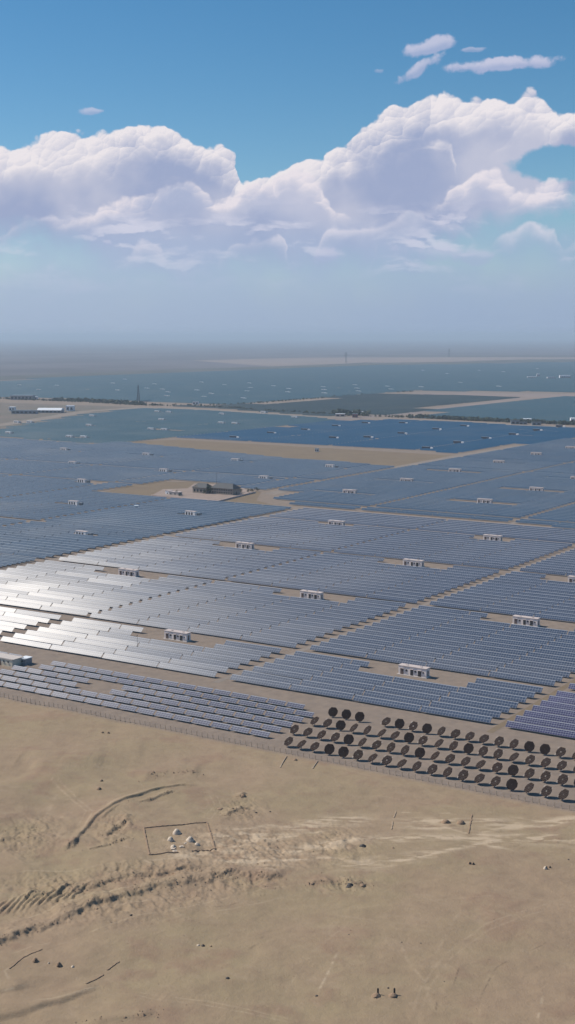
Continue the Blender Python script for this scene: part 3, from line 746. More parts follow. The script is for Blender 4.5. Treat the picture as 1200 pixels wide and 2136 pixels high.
for i in solo:
    a, b, L, sl_, mi, key, r, c = tabs[i]
    rowmap.setdefault((key, r), []).append((tpx[i], i))
pos_of = {}
for k, lst in rowmap.items():
    for j, (_, i) in enumerate(sorted(lst)): pos_of[i] = (j, len(lst))
for i in solo:
    a, b, L, sl_, mi, key, r, c = tabs[i]; L = round(float(L), 1)
    pk = (mi, L, sl_)
    if pk not in protos:
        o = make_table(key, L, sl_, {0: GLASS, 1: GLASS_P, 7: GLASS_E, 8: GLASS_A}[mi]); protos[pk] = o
    else: o = dup(protos[pk])
    o.location = (*XY(a, b), 0); o.rotation_euler = (random.gauss(0, .008), random.gauss(0, .004), -RR + random.gauss(0, .003))
    size, where, grp = FN[key]; j, n = pos_of[i]
    glare = 'silvery' if (tpx[i] < 420 and key in 'BW') else ('purple-tinted' if key == 'D' else 'slate-blue')
    if key == 'A': glare = 'violet-grey'
    tag(o, '%s %s table, %s from left in %s row of %s' % (size.split()[0], glare, ordn(j), ordn(r), where), 'solar table', grp)

# the rest of the fields as one object
def rest_mesh():
    a = T[rest, 0]; b = T[rest, 1]; L = T[rest, 2]; sl_ = T[rest, 3]; mi = T[rest, 4].astype(int)
    n = len(rest); c0 = math.cos(TILT); s0 = math.sin(TILT); z0 = .62
    tj = np.where(mi == 0, TILT, np.where(mi == 8, TILT_A, math.radians(32))) + rng.normal(0, .008, n); c = np.cos(tj); s = np.sin(tj); th = .07
    dz = rng.normal(0, .012, n)
    def P(aa, bb, zz): return np.stack([aa * CR + bb * SR, -aa * SR + bb * CR, zz], 1)
    v0 = P(a, b, z0 + dz); v1 = P(a + L, b, z0 - dz); v2 = P(a + L, b + sl_ * c, z0 - dz + sl_ * s); v3 = P(a, b + sl_ * c, z0 + dz + sl_ * s)
    yy = -s * th; 
    w = [P(a + (L if k in (1, 2) else 0), b + (sl_ * c if k >= 2 else 0) + s * th, z0 + (sl_ * s if k >= 2 else 0) - c * th - .0) for k in range(4)]
    V = np.stack([v0, v1, v2, v3] + w, 1).reshape(-1, 3)
    base = (np.arange(n) * 8)[:, None, None]
    F = np.array([(0, 1, 2, 3), (7, 6, 5, 4), (0, 4, 5, 1), (1, 5, 6, 2), (2, 6, 7, 3), (3, 7, 4, 0)])[None]
    F = (F + base).reshape(-1, 4)
    me = bpy.data.meshes.new('solar_panel_field')
    me.vertices.add(len(V)); me.vertices.foreach_set('co', V.astype(np.float32).ravel())
    me.loops.add(F.size); me.loops.foreach_set('vertex_index', F.ravel().astype(np.int32))
    me.polygons.add(len(F)); me.polygons.foreach_set('loop_start', np.arange(0, F.size, 4, dtype=np.int32)); me.polygons.foreach_set('loop_total', np.full(len(F), 4, np.int32))
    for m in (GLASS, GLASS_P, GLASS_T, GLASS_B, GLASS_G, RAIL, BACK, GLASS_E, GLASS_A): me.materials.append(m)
    M = np.stack([mi] + [np.full(n, 6)] + [np.full(n, 5)] * 4, 1).ravel().astype(np.int32)
    me.polygons.foreach_set('material_index', M); me.polygons.foreach_set('use_smooth', np.zeros(len(F), bool))
    uv = np.zeros((n, 24, 2)); off = rng.integers(0, 400, n)
    uv[:, 0] = np.stack([off, sl_], 1); uv[:, 1] = np.stack([off + L, sl_], 1); uv[:, 2] = np.stack([off + L, 0 * L], 1); uv[:, 3] = np.stack([off + 0 * L, 0 * L], 1)
    u = me.uv_layers.new(name='UVMap'); u.data.foreach_set('uv', uv.astype(np.float32).ravel())
    me.update(calc_edges=True)
    o = bpy.data.objects.new('solar_panel_field', me); COL.objects.link(o)
    tag(o, 'endless rows of blue and teal solar panels stretching to the horizon', 'solar panels', kind='stuff')
rest_mesh()

# ------------------------------------------------------------------ round-headed trackers
def head_mesh(plate):
    mb = MB(); q = .46; n = 6
    rowsn = [3, 5, 6, 6, 5, 3]
    for r, cnt in enumerate(rowsn):
        for k in range(cnt):
            x = (k - (cnt - 1) / 2) * .45; y = (r - 2.5) * .45
            mb.box((x, y, 0), (.30, .32, .10) if not plate else (.40, .41, .12), 0)
    q = [(-.68, -1.36), (.68, -1.36), (1.36, -.45), (1.36, .45), (.68, 1.36), (-.68, 1.36), (-1.36, .45), (-1.36, -.45)]
    mb.prism(q, -.085, -.03, 1)  # solid plate added behind the cells for dark gaps and a full cast shadow
    return mb
def make_tracker(plate):
    root = empty('solar_tracker', (0, 0, 0))
    mb = MB(); mb.bar((0, 0, 0), (0, 0, 1.55), .09, n=8, r2=.07); mb.box((0, 0, .06), (.55, .55, .12)); post = mb.build('post', POST, root)
    h = head_mesh(plate).build('panel_head', [CELLD if plate else CELLK, PLATEK], root); h.location = (0, 0, 1.75)
    mb = MB()
    for k in range(-2, 3): mb.bar((k * .5 - .25 if k < 0 else k * .5, -1.3, -.09), (k * .5 - .25 if k < 0 else k * .5, 1.3, -.09), .03, n=4)
    mb.bar((-1.4, 0, -.12), (1.4, 0, -.12), .05, n=5); mb.bar((0, 0, -.02), (0, 0, -.3), .12, n=6)
    mb.bar((0, .9, -.1), (0, 0, -.6), .025, n=4); mb.bar((0, -.9, -.1), (0, 0, -.6), .025, n=4)
    fr = mb.build('carrier_frame', POST, h)
    reg(root, [post, h]); reg(h, [fr])
    return root
TRK = [
 [-203.0, -198.5, -194.0, -189.0, -184.3, -179.5, -174.8, -170.2, -165.5, -160.8, -156.0, -151.4, -146.7, -141.9, -137.2, -132.5, -127.7, -122.8, -118.1, -113.4, -108.7],
 [-208.0, -203.2, -198.4, -193.6, -189.0, -184.4, -179.6, -174.9, -170.3, -165.5, -160.7, -156.0, -151.2, -146.6, -141.6, -136.9, -132.1, -127.5, -122.6, -117.9, -113.2],
 [-207.7, -203.0, -198.3, -193.7, -189.0, -184.0, -179.5, -174.8, -170.2, -165.0, -160.3, -155.5, -150.9, -146.3, -141.4, -136.6, -131.9, -127.2, -122.4, -117.7],
 [-207.7, -202.8, -198.0, -188.6, -183.9, -179.2, -174.5, -169.7, -165.0, -160.3, -155.7, -150.9, -146.2, -141.4, -136.6, -131.8, -127.1]]
TRB = [320.3, 331.4, 342.6, 353.8]
DARKT = {(0, -184.3), (0, -189.0), (0, -132.5), (1, -189.0), (1, -165.5), (1, -117.9), (2, -198.3), (2, -155.5), (3, -207.7), (3, -202.8), (3, -198.0), (3, -183.9), (3, -141.4), (3, -136.6), (3, -174.5), (1, -136.9), (2, -174.8)}
def vdir(x, y):
    return Vector((-x, -y, HC - 1.7)).normalized()
tps = {}; trk_all = []
SHX, SHY = SD.x / SD.z * 1.75, SD.y / SD.z * 1.75
for r, row in enumerate(TRK):
    for k, a in enumerate(row):
        x, y = XY(a, TRB[r]); x += SHX; y += SHY
        if PXS(x, y)[0] > 1230: continue
        V = vdir(x, y); dark = (r, a) in DARKT
        if dark not in tps: tps[dark] = make_tracker(dark); o = tps[dark]
        else: o = dup(tps[dark])
        j = Vector((random.gauss(0, .10), random.gauss(0, .10), random.gauss(0, .06)))
        if dark: N = (SD * .45 + V * 1.0 + j * .6).normalized()
        else: N = (SD * 1.0 + V * random.uniform(.45, 1.0) + j).normalized()
        o.location = (x, y, hz(x, y))
        hd = [c for c in o.children if c.name.startswith('panel_head')]
        trk_all.append((o, r, k, dark, N))
bpy.context.view_layer.update()
byrow = {}
for o, r, k, dark, N in trk_all:
    hd = [c for c in o.children if c.name.startswith('panel_head')][0]
    hd.scale = (1.12, 1.12, 1.12); hd.rotation_euler = N.to_track_quat('Z', 'Y').to_euler()
    byrow.setdefault(r, []).append((o, dark, N))
RN = ['row nearest the fence', 'second row from the fence', 'third row from the fence', 'row farthest from the fence']
for r, lst in byrow.items():
    for k, (o, dark, N) in enumerate(lst):
        tag(o, '%s round tracker, %s from left in the %s' % ('dark' if dark else 'lattice', ordn(k), RN[r]), 'solar tracker', 'round-headed solar trackers behind the fence')

# ------------------------------------------------------------------ fence
def fence():
    A0_, A1_, B0 = -330.0, -95.0, 314.3
    root = empty('fence', (*XY((A0_ + A1_) / 2, B0), 0), 0, 'low wire fence with pale concrete posts between desert and solar field', 'fence')
    cx0, cy0 = XY((A0_ + A1_) / 2, B0)
    st = 2.0; n = int((A1_ - A0_) / st) + 1
    allp = []
    for i in range(n):
        a = A0_ + st * i; x, y = XY(a, B0 + random.gauss(0, .05)); px, py = PXS(x, y)
        allp.append((x - cx0, y - cy0, random.uniform(1.35, 1.6), random.gauss(0, .03), px))
    vis_ = sorted([p for p in allp if -5 < p[4] < 1205], key=lambda p: -p[4]); solo_ = vis_[:100]
    mb = MB(); mb.box((0, 0, .6), (.13, .13, 1.8)); mb.box((0, 0, .1), (.35, .35, .25))
    first = None
    for p in solo_:
        o = mb.build('fence_post', FENCEP, root) if first is None else first.copy()
        if first is None: first = o
        else: COL.objects.link(o); o.parent = root
        o.location = (p[0], p[1], -.1); o.rotation_euler = (p[3], p[3], -RR); o.scale = (1, 1, p[2] / 1.5)
    mb = MB()
    for p in allp:
        if p not in solo_: mb.box((p[0], p[1], .55), (.17, .17, 1.8), 0, -RR)
    o = mb.build('distant_fence_posts', FENCEP, root); o['kind'] = 'stuff'
    mb = MB()
    for z in (.35, .75, 1.15):
        for i in range(n - 1): mb.bar((allp[i][0], allp[i][1], z), (allp[i + 1][0], allp[i + 1][1], z), .014, n=3)
    mb.build('fence_wire', POST, root)
fence()

# ------------------------------------------------------------------ inverter huts
def hut_A():
    root = empty('inverter_hut', (0, 0, 0)); w, d, h = 11.0, 2.8, 3.3
    mb = MB(); mb.box((0, d / 2, h / 2), (w, d, h)); body = mb.build('wall', PLASTER, root)
    mb = MB(); mb.box((0, d / 2, h + .10), (w + .35, d + .35, .2)); mb.box((-2.6, d / 2, h + .33), (.7, .7, .25)); mb.box((2.9, d / 2, h + .33), (.7, .7, .25)); roof = mb.build('roof', ROOFL, root)
    mb = MB(); mb.box((0, d / 2 - .05, .14), (w + .8, d + .9, .28)); pl = mb.build('plinth', CONC, root)
    kids = [body, roof, pl]
    for x, ww, hh, z in ((-4.1, 1.25, 2.1, 1.35), (-.2, 1.1, 2.1, 1.35), (2.9, 1.3, 2.1, 1.35)):
        mb = MB(); mb.box((x, -.03, z), (ww, .1, hh)); o = mb.build('door', DOORM if x < -2 else DARKO, root); kids.append(o)
        mb = MB(); mb.box((x, -.22, z + hh / 2 + .14), (ww + .4, .5, .1)); o2 = mb.build('canopy', ROOFL, root); kids.append(o2)
    for x in (-2.3, 1.3, 4.4):
        mb = MB(); n = 14
        mb.bar((x, -.06, 1.9), (x, .02, 1.9), .42 if x != 4.4 else .3, n=n)
        o = mb.build('fan_vent', DARKO, root); kids.append(o)
    mb = MB(); mb.box((w / 2 + .02, d / 2, 1.5), (.1, .9, 1.9)); kids.append(mb.build('side_door', DOORM, root))
    reg(root, kids); return root
def hut_B(body=WHITEP, tr=GREYM):
    root = empty('inverter_station', (0, 0, 0))
    mb = MB(); mb.box((-1.5, 1.4, 1.75), (8.2, 2.8, 2.9)); b_ = mb.build('container', body, root)
    mb = MB(); mb.box((-1.5, 1.4, 3.27), (8.5, 3.0, .14)); r_ = mb.build('roof', ROOFL if body is not DARKO else GREYM, root)
    mb = MB(); mb.box((.6, 1.4, .15), (14, 3.8, .3)); p_ = mb.build('plinth', CONC, root)
    mb = MB()
    for x in (-4.2, -2, .2): mb.box((x, -.03, 1.6), (1.1, .1, 2.0))
    d_ = mb.build('door_row', DARKO, root)
    mb = MB(); mb.box((5.4, 1.4, 1.5), (2.3, 2.2, 2.4)); t_ = mb.build('transformer', tr, root)
    mb = MB()
    for k in range(5): mb.box((4.5 + .45 * k, .12, 1.4), (.12, .35, 1.7))
    f_ = mb.build('cooling_fins', tr, t_); reg(t_, [f_])
    reg(root, [b_, r_, p_, d_, t_]); return root
def simple_hut(body, tr, roof):
    mb = MB(); mb.box((-1.5, 1.4, 1.75), (8.2, 2.8, 2.9), 0); mb.box((-1.5, 1.4, 3.27), (8.5, 3.0, .14), 2); mb.box((.6, 1.4, .15), (14, 3.8, .3), 3)
    for x in (-4.2, -2, .2): mb.box((x, -.03, 1.6), (1.1, .1, 2.0), 4)
    mb.box((5.4, 1.4, 1.5), (2.3, 2.2, 2.4), 1)
    return mb.build('inverter_station', [body, tr, roof, CONC, DARKO])
LA = ['pale pink inverter hut in the sandy clearing nearest the camera', 'beige inverter hut beside the thin mast among glaring panels', 'inverter hut just left of the middle lane at mid-photo',
      'inverter hut in the long sandy clearing near the right edge', 'inverter hut third back in the column left of the right-hand lane, beside dark post', 'small inverter hut straight below the distant farm compound',
      'inverter hut in narrow pinkish clearing upper right, just below the cross road', 'white inverter hut at the upper end of the glaring left panels', 'inverter hut just below the pale cross road, right of the sandy corner',
      'lowest inverter hut just above the pale cross road', 'inverter hut above the cross road near the right edge', 'inverter hut right of the compound, between cross road and diagonal road',
      'second inverter hut along the diagonal dirt road', 'third inverter hut along the diagonal dirt road', 'fourth inverter hut along the diagonal dirt road', 'fifth inverter hut along the diagonal dirt road',
      'sixth inverter hut along the diagonal dirt road, at the right edge', 'inverter hut cut by the right edge above the cross road', 'inverter hut cut by the right edge below the cross road']
pa = None
for i, h in enumerate(HUT_A):
    o = hut_A() if pa is None else dup(pa); pa = pa or o
    o.location = (*G(*h), 0); o.rotation_euler = (0, 0, -RR); tag(o, LA[i], 'inverter hut', 'single-box inverter huts among the near solar fields')
LB = ['grey inverter station at the left, nearest of the two-box stations', 'inverter station below the compound terrace among dark rows', 'brownish inverter station left of the compound at road level',
      'inverter station just above and left of the compound', 'inverter station near the left tip of the sand strip', 'inverter station below the sand strip, left of its middle', 'inverter station right above the compound roof',
      'inverter station near the right tip of the field below the sand strip', 'uppermost of the three stacked stations at the far left', 'middle of the three stacked stations at the far left', 'lowest of the three stacked stations at the far left']
pb = None
for i, h in enumerate(HUT_B):
    o = hut_B() if pb is None else dup(pb); pb = pb or o
    o.location = (*G(*h), 0); o.rotation_euler = (0, 0, -RR); tag(o, LB[i], 'inverter hut', 'two-box inverter stations in the left solar fields')
def spread(lst, proto, where, grp):
    srt = sorted(lst); rank = {h: i for i, h in enumerate(srt)}; first = proto
    for i, h in enumerate(lst):
        o = first if i == 0 else first.copy()
        if i: COL.objects.link(o)
        o.location = (*G(*h), 0); o.rotation_euler = (0, 0, -RR)
        tag(o, 'tiny inverter station %s, %s from left' % (where, ordn(rank[h])), 'inverter hut', grp)
spread(HUT_T, simple_hut(WHITEP, GREYM, WHITEM), 'in the teal field', 'white inverter stations in the teal field')
spread(HUT_D, simple_hut(mat('dark_blue_box', (.03, .05, .09), .6), WHITEP, GREYM), 'with dark box in deep blue field', 'dark inverter stations in the deep blue field')
ph = simple_hut(WHITEM, WHITEP, WHITEM); spread(HUT_F, ph, 'as white speck in farthest field', 'white specks of inverter stations in the farthest field')

# ------------------------------------------------------------------ buildings by the front field
def small_house(name, px, py, w, d, h, wm, rm, label, wins=(), rz=-RR, anchor='right', cat='building', door=None):
    x, y = G(px, py); root = empty(name, (x, y, 0), rz, label, cat); x0 = -w if anchor == 'right' else (0 if anchor == 'left' else -w / 2)
    mb = MB(); mb.box((x0 + w / 2, d / 2, h / 2), (w, d, h)); mb.build('wall', wm, root)
    mb = MB(); mb.box((x0 + w / 2, d / 2, h + .1), (w + .4, d + .4, .2)); mb.box((x0 + w / 2, .03, h + .28), (w + .3, .25, .2)); mb.build('roof', rm, root)
    for (wx, wz, ww, wh) in wins:
        mb = MB(); mb.box((x0 + wx, -.02, wz), (ww, .1, wh)); f = mb.build('window', WINDW, root)
        mb = MB(); mb.box((x0 + wx, -.1, wz - wh / 2 - .06), (ww + .2, .2, .08)); mb.build('sill', CONC, f)
    if door:
        mb = MB(); mb.box((x0 + door, -.02, 1.05), (1.0, .1, 2.1)); mb.build('door', DOORM, root)
    return root
small_house('guard_house', 26, 1392, 13, 5.5, 2.6, BEIGE, CONC, 'low beige guard house with two small windows at the left edge', ((11.0, 1.7, .7, .6), (8.8, 1.7, .7, .6), (5, 1.7, .7, .6)), door=6.8)
small_house('equipment_cabin', 53, 1388, 3.0, 3.6, 2.3, GREYM, WHITEM, 'small grey cabin with bright white roof beside the guard house', ((1.5, 1.4, .8, .6),), anchor='right')

def mast(px, py, h, r, label, name='mast', lattice=False, arms=0):
    x, y = G(px, py); root = empty(name, (x, y, 0), 0, label, 'mast'); mb = MB()
    if lattice:
        b0 = h * .09; N = 8
        for k in range(N):
            z0 = h * k / N; z1 = h * (k + 1) / N; w0 = b0 * (1 - .85 * k / N); w1 = b0 * (1 - .85 * (k + 1) / N)
            c0 = [(sx * w0, sy * w0, z0) for sx, sy in ((1, 1), (-1, 1), (-1, -1), (1, -1))]; c1 = [(sx * w1, sy * w1, z1) for sx, sy in ((1, 1), (-1, 1), (-1, -1), (1, -1))]
            for i in range(4):
                mb.bar(c0[i], c1[i], r, n=4); mb.bar(c0[i], c1[(i + 1) % 4], r * .6, n=3); mb.bar(c1[i], c1[(i + 1) % 4], r * .6, n=3)
        mb.build('lattice_shaft', STEEL, root)
        if arms:
            mb = MB()
            for k in range(arms):
                z = h * (.95 - .12 * k); wd = h * .13 * (1 + .2 * k)
                mb.bar((-wd, 0, z), (wd, 0, z), r, n=4); mb.bar((-wd, 0, z), (0, 0, z + h * .04), r * .6, n=3); mb.bar((wd, 0, z), (0, 0, z + h * .04), r * .6, n=3)
            mb.build('cross_arm', STEEL, root)
        else:
            mb = MB()
            for s_ in (-1, 1): mb.bar((s_ * h * .03, 0, h * .86), (s_ * h * .03, 0, h * .94), h * .012, n=6)
            mb.bar((0, 0, h), (0, 0, h * 1.08), r * .7, n=4); mb.build('antenna', STEEL, root)
    else:
        mb.bar((0, 0, 0), (0, 0, h), r, n=7, r2=r * .5); mb.build('pole', STEEL, root)
        mb = MB(); mb.box((0, 0, .15), (r * 8, r * 8, .3)); mb.build('footing', CONC, root)
        mb = MB(); mb.bar((0, 0, h), (0, 0, h * 1.06), r * .3, n=4); mb.box((0, 0, h), (r * 4, r * 4, r * 2)); mb.build('finial', STEEL, root)
    return root
mast(287, 1356, 5.8, .09, 'thin grey pole standing between the glaring panel rows at left', 'pole_mast')
mast(452, 1016, 11, .16, 'slender mast rising from the compound roof', 'pole_mast')
mast(289, 838, 30, .4, 'tall dark lattice tower behind the left compound hedge', 'lattice_tower', True)
mast(722, 757, 46, .5, 'faint power pylon in the haze left of centre-right plain', 'power_pylon', True, 3)
mast(937, 744, 46, .5, 'faint power pylon at the dark plain edge, right of the other', 'power_pylon', True, 3)

# ------------------------------------------------------------------ compound
def tree(px, py, h, label, group, name='tree', w=None, seed=0, cat='tree'):
    r_ = random.Random(seed * 7 + int(px * 3 + py)); x, y = G(px, py); w = w or h * .75
    root = empty(name, (x, y, 0), 0, label, cat, group)
    mb = MB(); mb.bar((0, 0, -.1), (0, 0, h * .6), h * .035, n=6, r2=h * .015)
    for k in range(4):
        t_ = r_.uniform(0, 2 * PI); mb.bar((0, 0, h * (.25 + .08 * k)), (math.cos(t_) * w * .3, math.sin(t_) * w * .3, h * (.5 + .09 * k)), h * .014, n=4, r2=h * .006)
    mb.build('trunk', BARK, root)
    mb = MB(); lobes = [(r_.gauss(0, w * .2), r_.gauss(0, w * .2), h * r_.uniform(.35, .85), w * r_.uniform(.16, .28)) for _ in range(7)]
    for k in range(300):
        cx0, cy0, cz, rr = r_.choice(lobes); d = Vector((r_.gauss(0, 1), r_.gauss(0, 1), r_.gauss(0, 1))).normalized() * rr * r_.uniform(.5, 1.05)
        p = Vector((cx0, cy0, cz)) + d; u = Vector((r_.gauss(0, 1), r_.gauss(0, 1), r_.gauss(0, 1))).normalized(); v = u.orthogonal().normalized(); s_ = h * r_.uniform(.03, .07)
        mb.poly([p + u * s_, p + v * s_ * .7, p - u * s_, p - v * s_ * .7])
    mb.build('crown', LEAF, root)
    return root
def yard():
    P = [G(*q) for q in [(318, 1034), (455, 1046), (530, 1028), (488, 1012), (405, 1010), (392, 1020), (340, 1022)]]
    mb = MB(); mb.prism(P[::-1], -.3, .55); o = mb.build('terrace', PLAZA); tag(o, kind='structure')
    Pw = [Vector(G(*q)) for q in [(316, 1035), (455, 1047.5), (533, 1028)]]
    cx0 = sum((p for p in Pw), Vector((0, 0))) / 3; mb = MB()
    for i in range(2):
        p, q = Pw[i] - cx0, Pw[i + 1] - cx0; m = (p + q) / 2; d = q - p
        mb.box((m.x, m.y, .55), (d.length, .5, 1.3), 0, math.atan2(d.y, d.x))
    o = mb.build('boundary_wall', mat('wall_pinkish', (.55, .43, .38), .9)); o.location = (cx0.x, cx0.y, 0); tag(o, 'low pinkish wall edging the compound terrace', 'wall')
    # main building
    x, y = G(441, 1031); root = empty('main_building', (x, y, .5), -RR, 'long white two-storey building with dark tiled hip roof in the compound', 'building')
    w, d, h = 20, 10, 4.6
    mb = MB(); mb.box((w / 2, d / 2, h / 2), (w, d, h)); mb.build('wall', WORN, root)
    mb = MB(); mb.hip(0, w, 0, d, h, 3.6, 4, .7); mb.build('roof', ROOFD, root)
    for fl in (1.3, 3.5):
        for k in range(9):
            mb = MB(); mb.box((1.4 + k * 2.15, -.02, fl), (1.2, .1, 1.2)); wd = mb.build('window', WINDW, root)
            mb = MB(); mb.box((1.4 + k * 2.15, -.1, fl - .66), (1.4, .2, .1)); mb.build('sill', CONC, wd)
    mb = MB(); mb.box((w + .02, d / 2, 1.2), (.1, 1.4, 2.2)); mb.build('door', DOORM, root)
    x, y = G(402, 1029); root = empty('gabled_wing', (x, y, .5), -RR, 'white gabled hall at the left end of the compound building', 'building')
    w, d, h = 13, 9, 4.2
    mb = MB(); mb.box((w / 2, d / 2, h / 2), (w, d, h)); mb.poly([(0, -.01, h), (w / 2, -.01, h), (w / 4, -.01, h + 2.2)]); mb.build('wall', WORN, root)
    mb = MB(); mb.hip(0, w, 0, d, h, 3.2, 3, .5); mb.build('roof', ROOFD, root)
    for k in range(4):
        mb = MB(); mb.box((1.8 + 3.1 * k, -.03, 2.0), (1.3, .1, 1.9)); mb.build('window', WINDW, root)
    small_house('outbuilding', 372, 1035, 9, 5, 2.8, CONC, ROOFL, 'low flat-roofed outbuilding at the left corner of the terrace', ((2, 1.5, 1, 1), (6, 1.5, 1, 1)))
    small_house('outbuilding', 354, 1033, 4, 4, 3.2, WHITEP, ROOFL, 'tiny white cube shed left of the outbuilding', ((2, 1.5, .8, .8),))
    for i, (px, py, h) in enumerate([(432, 1030, 6), (437, 1031, 7), (428, 1031, 5), (484, 1031, 6), (490, 1030, 5.5), (495, 1029.5, 4.5), (503, 1029, 4), (518, 1028, 3), (526, 1027, 3.2), (368, 1033.5, 4.2), (374, 1036, 3), (536, 1025, 3.4)]):
        tree(px, py, h, '%s tree of the compound terrace counted from the left, dark and bushy' % ordn([374, 368, 428, 432, 437, 484, 490, 495, 503, 518, 526, 536].index(px) if px != 368 and px != 374 else (0 if px == 368 else 1)), 'dark bushy trees round the compound', w=h * 1.1, seed=i)
yard()

# ------------------------------------------------------------------ far settlements
def far_hall(name, px, py, w, d, h, wm, rm, label, arch=True):
    x, y = G(px, py); root = empty(name, (x, y, 0), -.1, label, 'building')
    mb = MB(); mb.box((w / 2, d / 2, h / 2), (w, d, h)); mb.build('wall', wm, root)
    mb = MB()
    if arch:
        N = 8; pr = [(-.6 + (d + 1.2) * k / N, h + .02 + 3.2 * math.sin(PI * k / N)) for k in range(N + 1)]
        for k in range(N): mb.poly([(-.5, pr[k][0], pr[k][1]), (w + .5, pr[k][0], pr[k][1]), (w + .5, pr[k + 1][0], pr[k + 1][1]), (-.5, pr[k + 1][0], pr[k + 1][1])])
        mb.poly([(-.5, p[0], p[1]) for p in pr]); mb.poly([(w + .5, p[0], p[1]) for p in pr][::-1])
    else: mb.box((w / 2, d / 2, h + .2), (w + .6, d + .6, .4))
    mb.build('roof', rm, root)
    n = min(6, max(2, int(w / 5)))
    for k in range(n):
        mb = MB(); mb.box((w * (k + .5) / n, -.03, h * .45), (w / n * .6, .12, h * .55)); mb.build('window', DARKO, root)
    return root
far_hall('arched_hall', 78, 861, 38, 20, 4, GREYM, WHITEM, 'white arched-roof hall in the distant left settlement')
far_hall('cube_building', 138, 857, 12, 10, 8, WHITEP, WHITEM, 'bright white cube building right of the arched hall', False)
far_hall('cube_building', 19, 857, 9, 9, 6, WHITEP, WHITEM, 'small white block at the left end of the dark long shed', False)
far_hall('long_shed', 24, 863, 40, 8, 5, GREYM, GREYM, 'long dark shed left of the arched hall', False)
far_hall('flat_roofed_block', 22, 834, 42, 20, 8, mat('grey_plaster', (.3, .28, .27), .9), GREYM, 'grey flat-roofed block behind the left hedge', False)
far_hall('white_shed', 64, 833, 12, 10, 5, WHITEP, WHITEM, 'small white shed right of the grey flat-roofed block', False)
far_hall('cube_building', 402, 844, 10, 8, 5, WHITEP, GREYM, 'lone pale hut on the hedge line left of centre', False)
far_hall('far_white_hall', 1168, 790, 30, 20, 9, WHITEP, WHITEM, 'bright white hall near the right edge in the farthest field', False)
far_hall('far_low_block', 1142, 791, 22, 18, 6, WHITEP, GREYM, 'lower pale block left of the bright white hall', False)
far_hall('far_low_block', 1100, 789.5, 24, 12, 5, WHITEP, WHITEM, 'thin pale building farthest left in the far right settlement', False)
far_hall('far_low_block', 1120, 787, 8, 8, 10, WHITEP, WHITEM, 'small white tower block between the far right buildings', False)
far_hall('roadside_hall', 1191, 882, 20, 12, 6, WHITEP, WHITEM, 'white hall cut by the right edge beside the hedge', False)
far_hall('roadside_hall', 1088, 880, 14, 10, 4, WHITEP, WHITEM, 'pale building among trees along the right road', False)
far_hall('dark_shed', 1066, 885, 12, 10, 5, GREYM, DARKO, 'dark square shed on the right road verge', False)
far_hall('dark_shed', 1083, 885.5, 11, 7, 3, GREYM, DARKO, 'low dark shed right of the dark square shed', False)
far_hall('dark_shed', 1110, 887, 12, 8, 4, GREYM, DARKO, 'dark shed rightmost on the road verge', False)
far_hall('roadside_hall', 700, 869, 14, 8, 4, mat('pinkish_plaster', (.5, .38, .33), .9), WHITEM, 'small pink-walled house in the tree cluster at centre', False)
far_hall('roadside_hall', 728, 864, 26, 8, 4, WHITEP, WHITEM, 'long pale building behind the central tree cluster', False)
far_hall('roadside_hall', 735, 871, 8, 7, 5, mat('red_paint', (.28, .07, .08), .8), GREYM, 'small dark red shed right in the central tree cluster', False)
far_hall('cabin', 657, 942, 4, 4, 3, WHITEP, GREYM, 'tiny white cabin standing alone on the sand strip', False)
far_hall('cabin', 281, 1063, 2.2, 2.2, 2.4, WHITEM, WHITEM, 'bright white speck of a cabin among dark rows left of the compound', False)

def hedge():
    r_ = random.Random(4); root = None; mb = MB()
    lines = [([(-60, 829), (0, 832), (80, 835), (170, 839), (290, 845), (400, 848), (480, 852), (600, 861), (700, 866), (870, 872)], 430, 3.6), ([(860, 871), (1000, 878), (1100, 882), (1260, 889)], 420, 5), ([(700, 864), (760, 867)], 50, 8),
             ([(110, 835), (230, 840), (300, 845)], 240, 6), ([(300, 846), (480, 845), (640, 833), (800, 819), (870, 817)], 170, 3)]
    for pts, n, hh in lines:
        P = [Vector(G(*q)) for q in pts]; L = [(P[i + 1] - P[i]).length for i in range(len(P) - 1)]; tot = sum(L)
        for k in range(n):
            t_ = r_.random() * tot; i = 0
            while i < len(L) - 1 and t_ > L[i]: t_ -= L[i]; i += 1
            c = P[i].lerp(P[i + 1], min(1, t_ / L[i])); c = c + Vector((r_.gauss(0, 4), r_.gauss(0, 5))); h = hh * r_.uniform(.4, 1.2); w = h * .55
            for q in range(22):
                d = Vector((r_.gauss(0, 1), r_.gauss(0, 1), r_.gauss(0, 1))).normalized()
                p = Vector((c.x, c.y, h * .5)) + Vector((d.x * w, d.y * w, d.z * h * .5)) * r_.uniform(.6, 1)
                u = Vector((r_.gauss(0, 1), r_.gauss(0, 1), r_.gauss(0, 1))).normalized(); v = u.orthogonal().normalized(); s_ = h * .22
                mb.poly([p + u * s_, p + v * s_, p - u * s_, p - v * s_])
    o = mb.build('tree_belt', LEAF); tag(o, 'dark belts of shelter trees along the distant roads', 'tree belt', kind='stuff')
hedge()

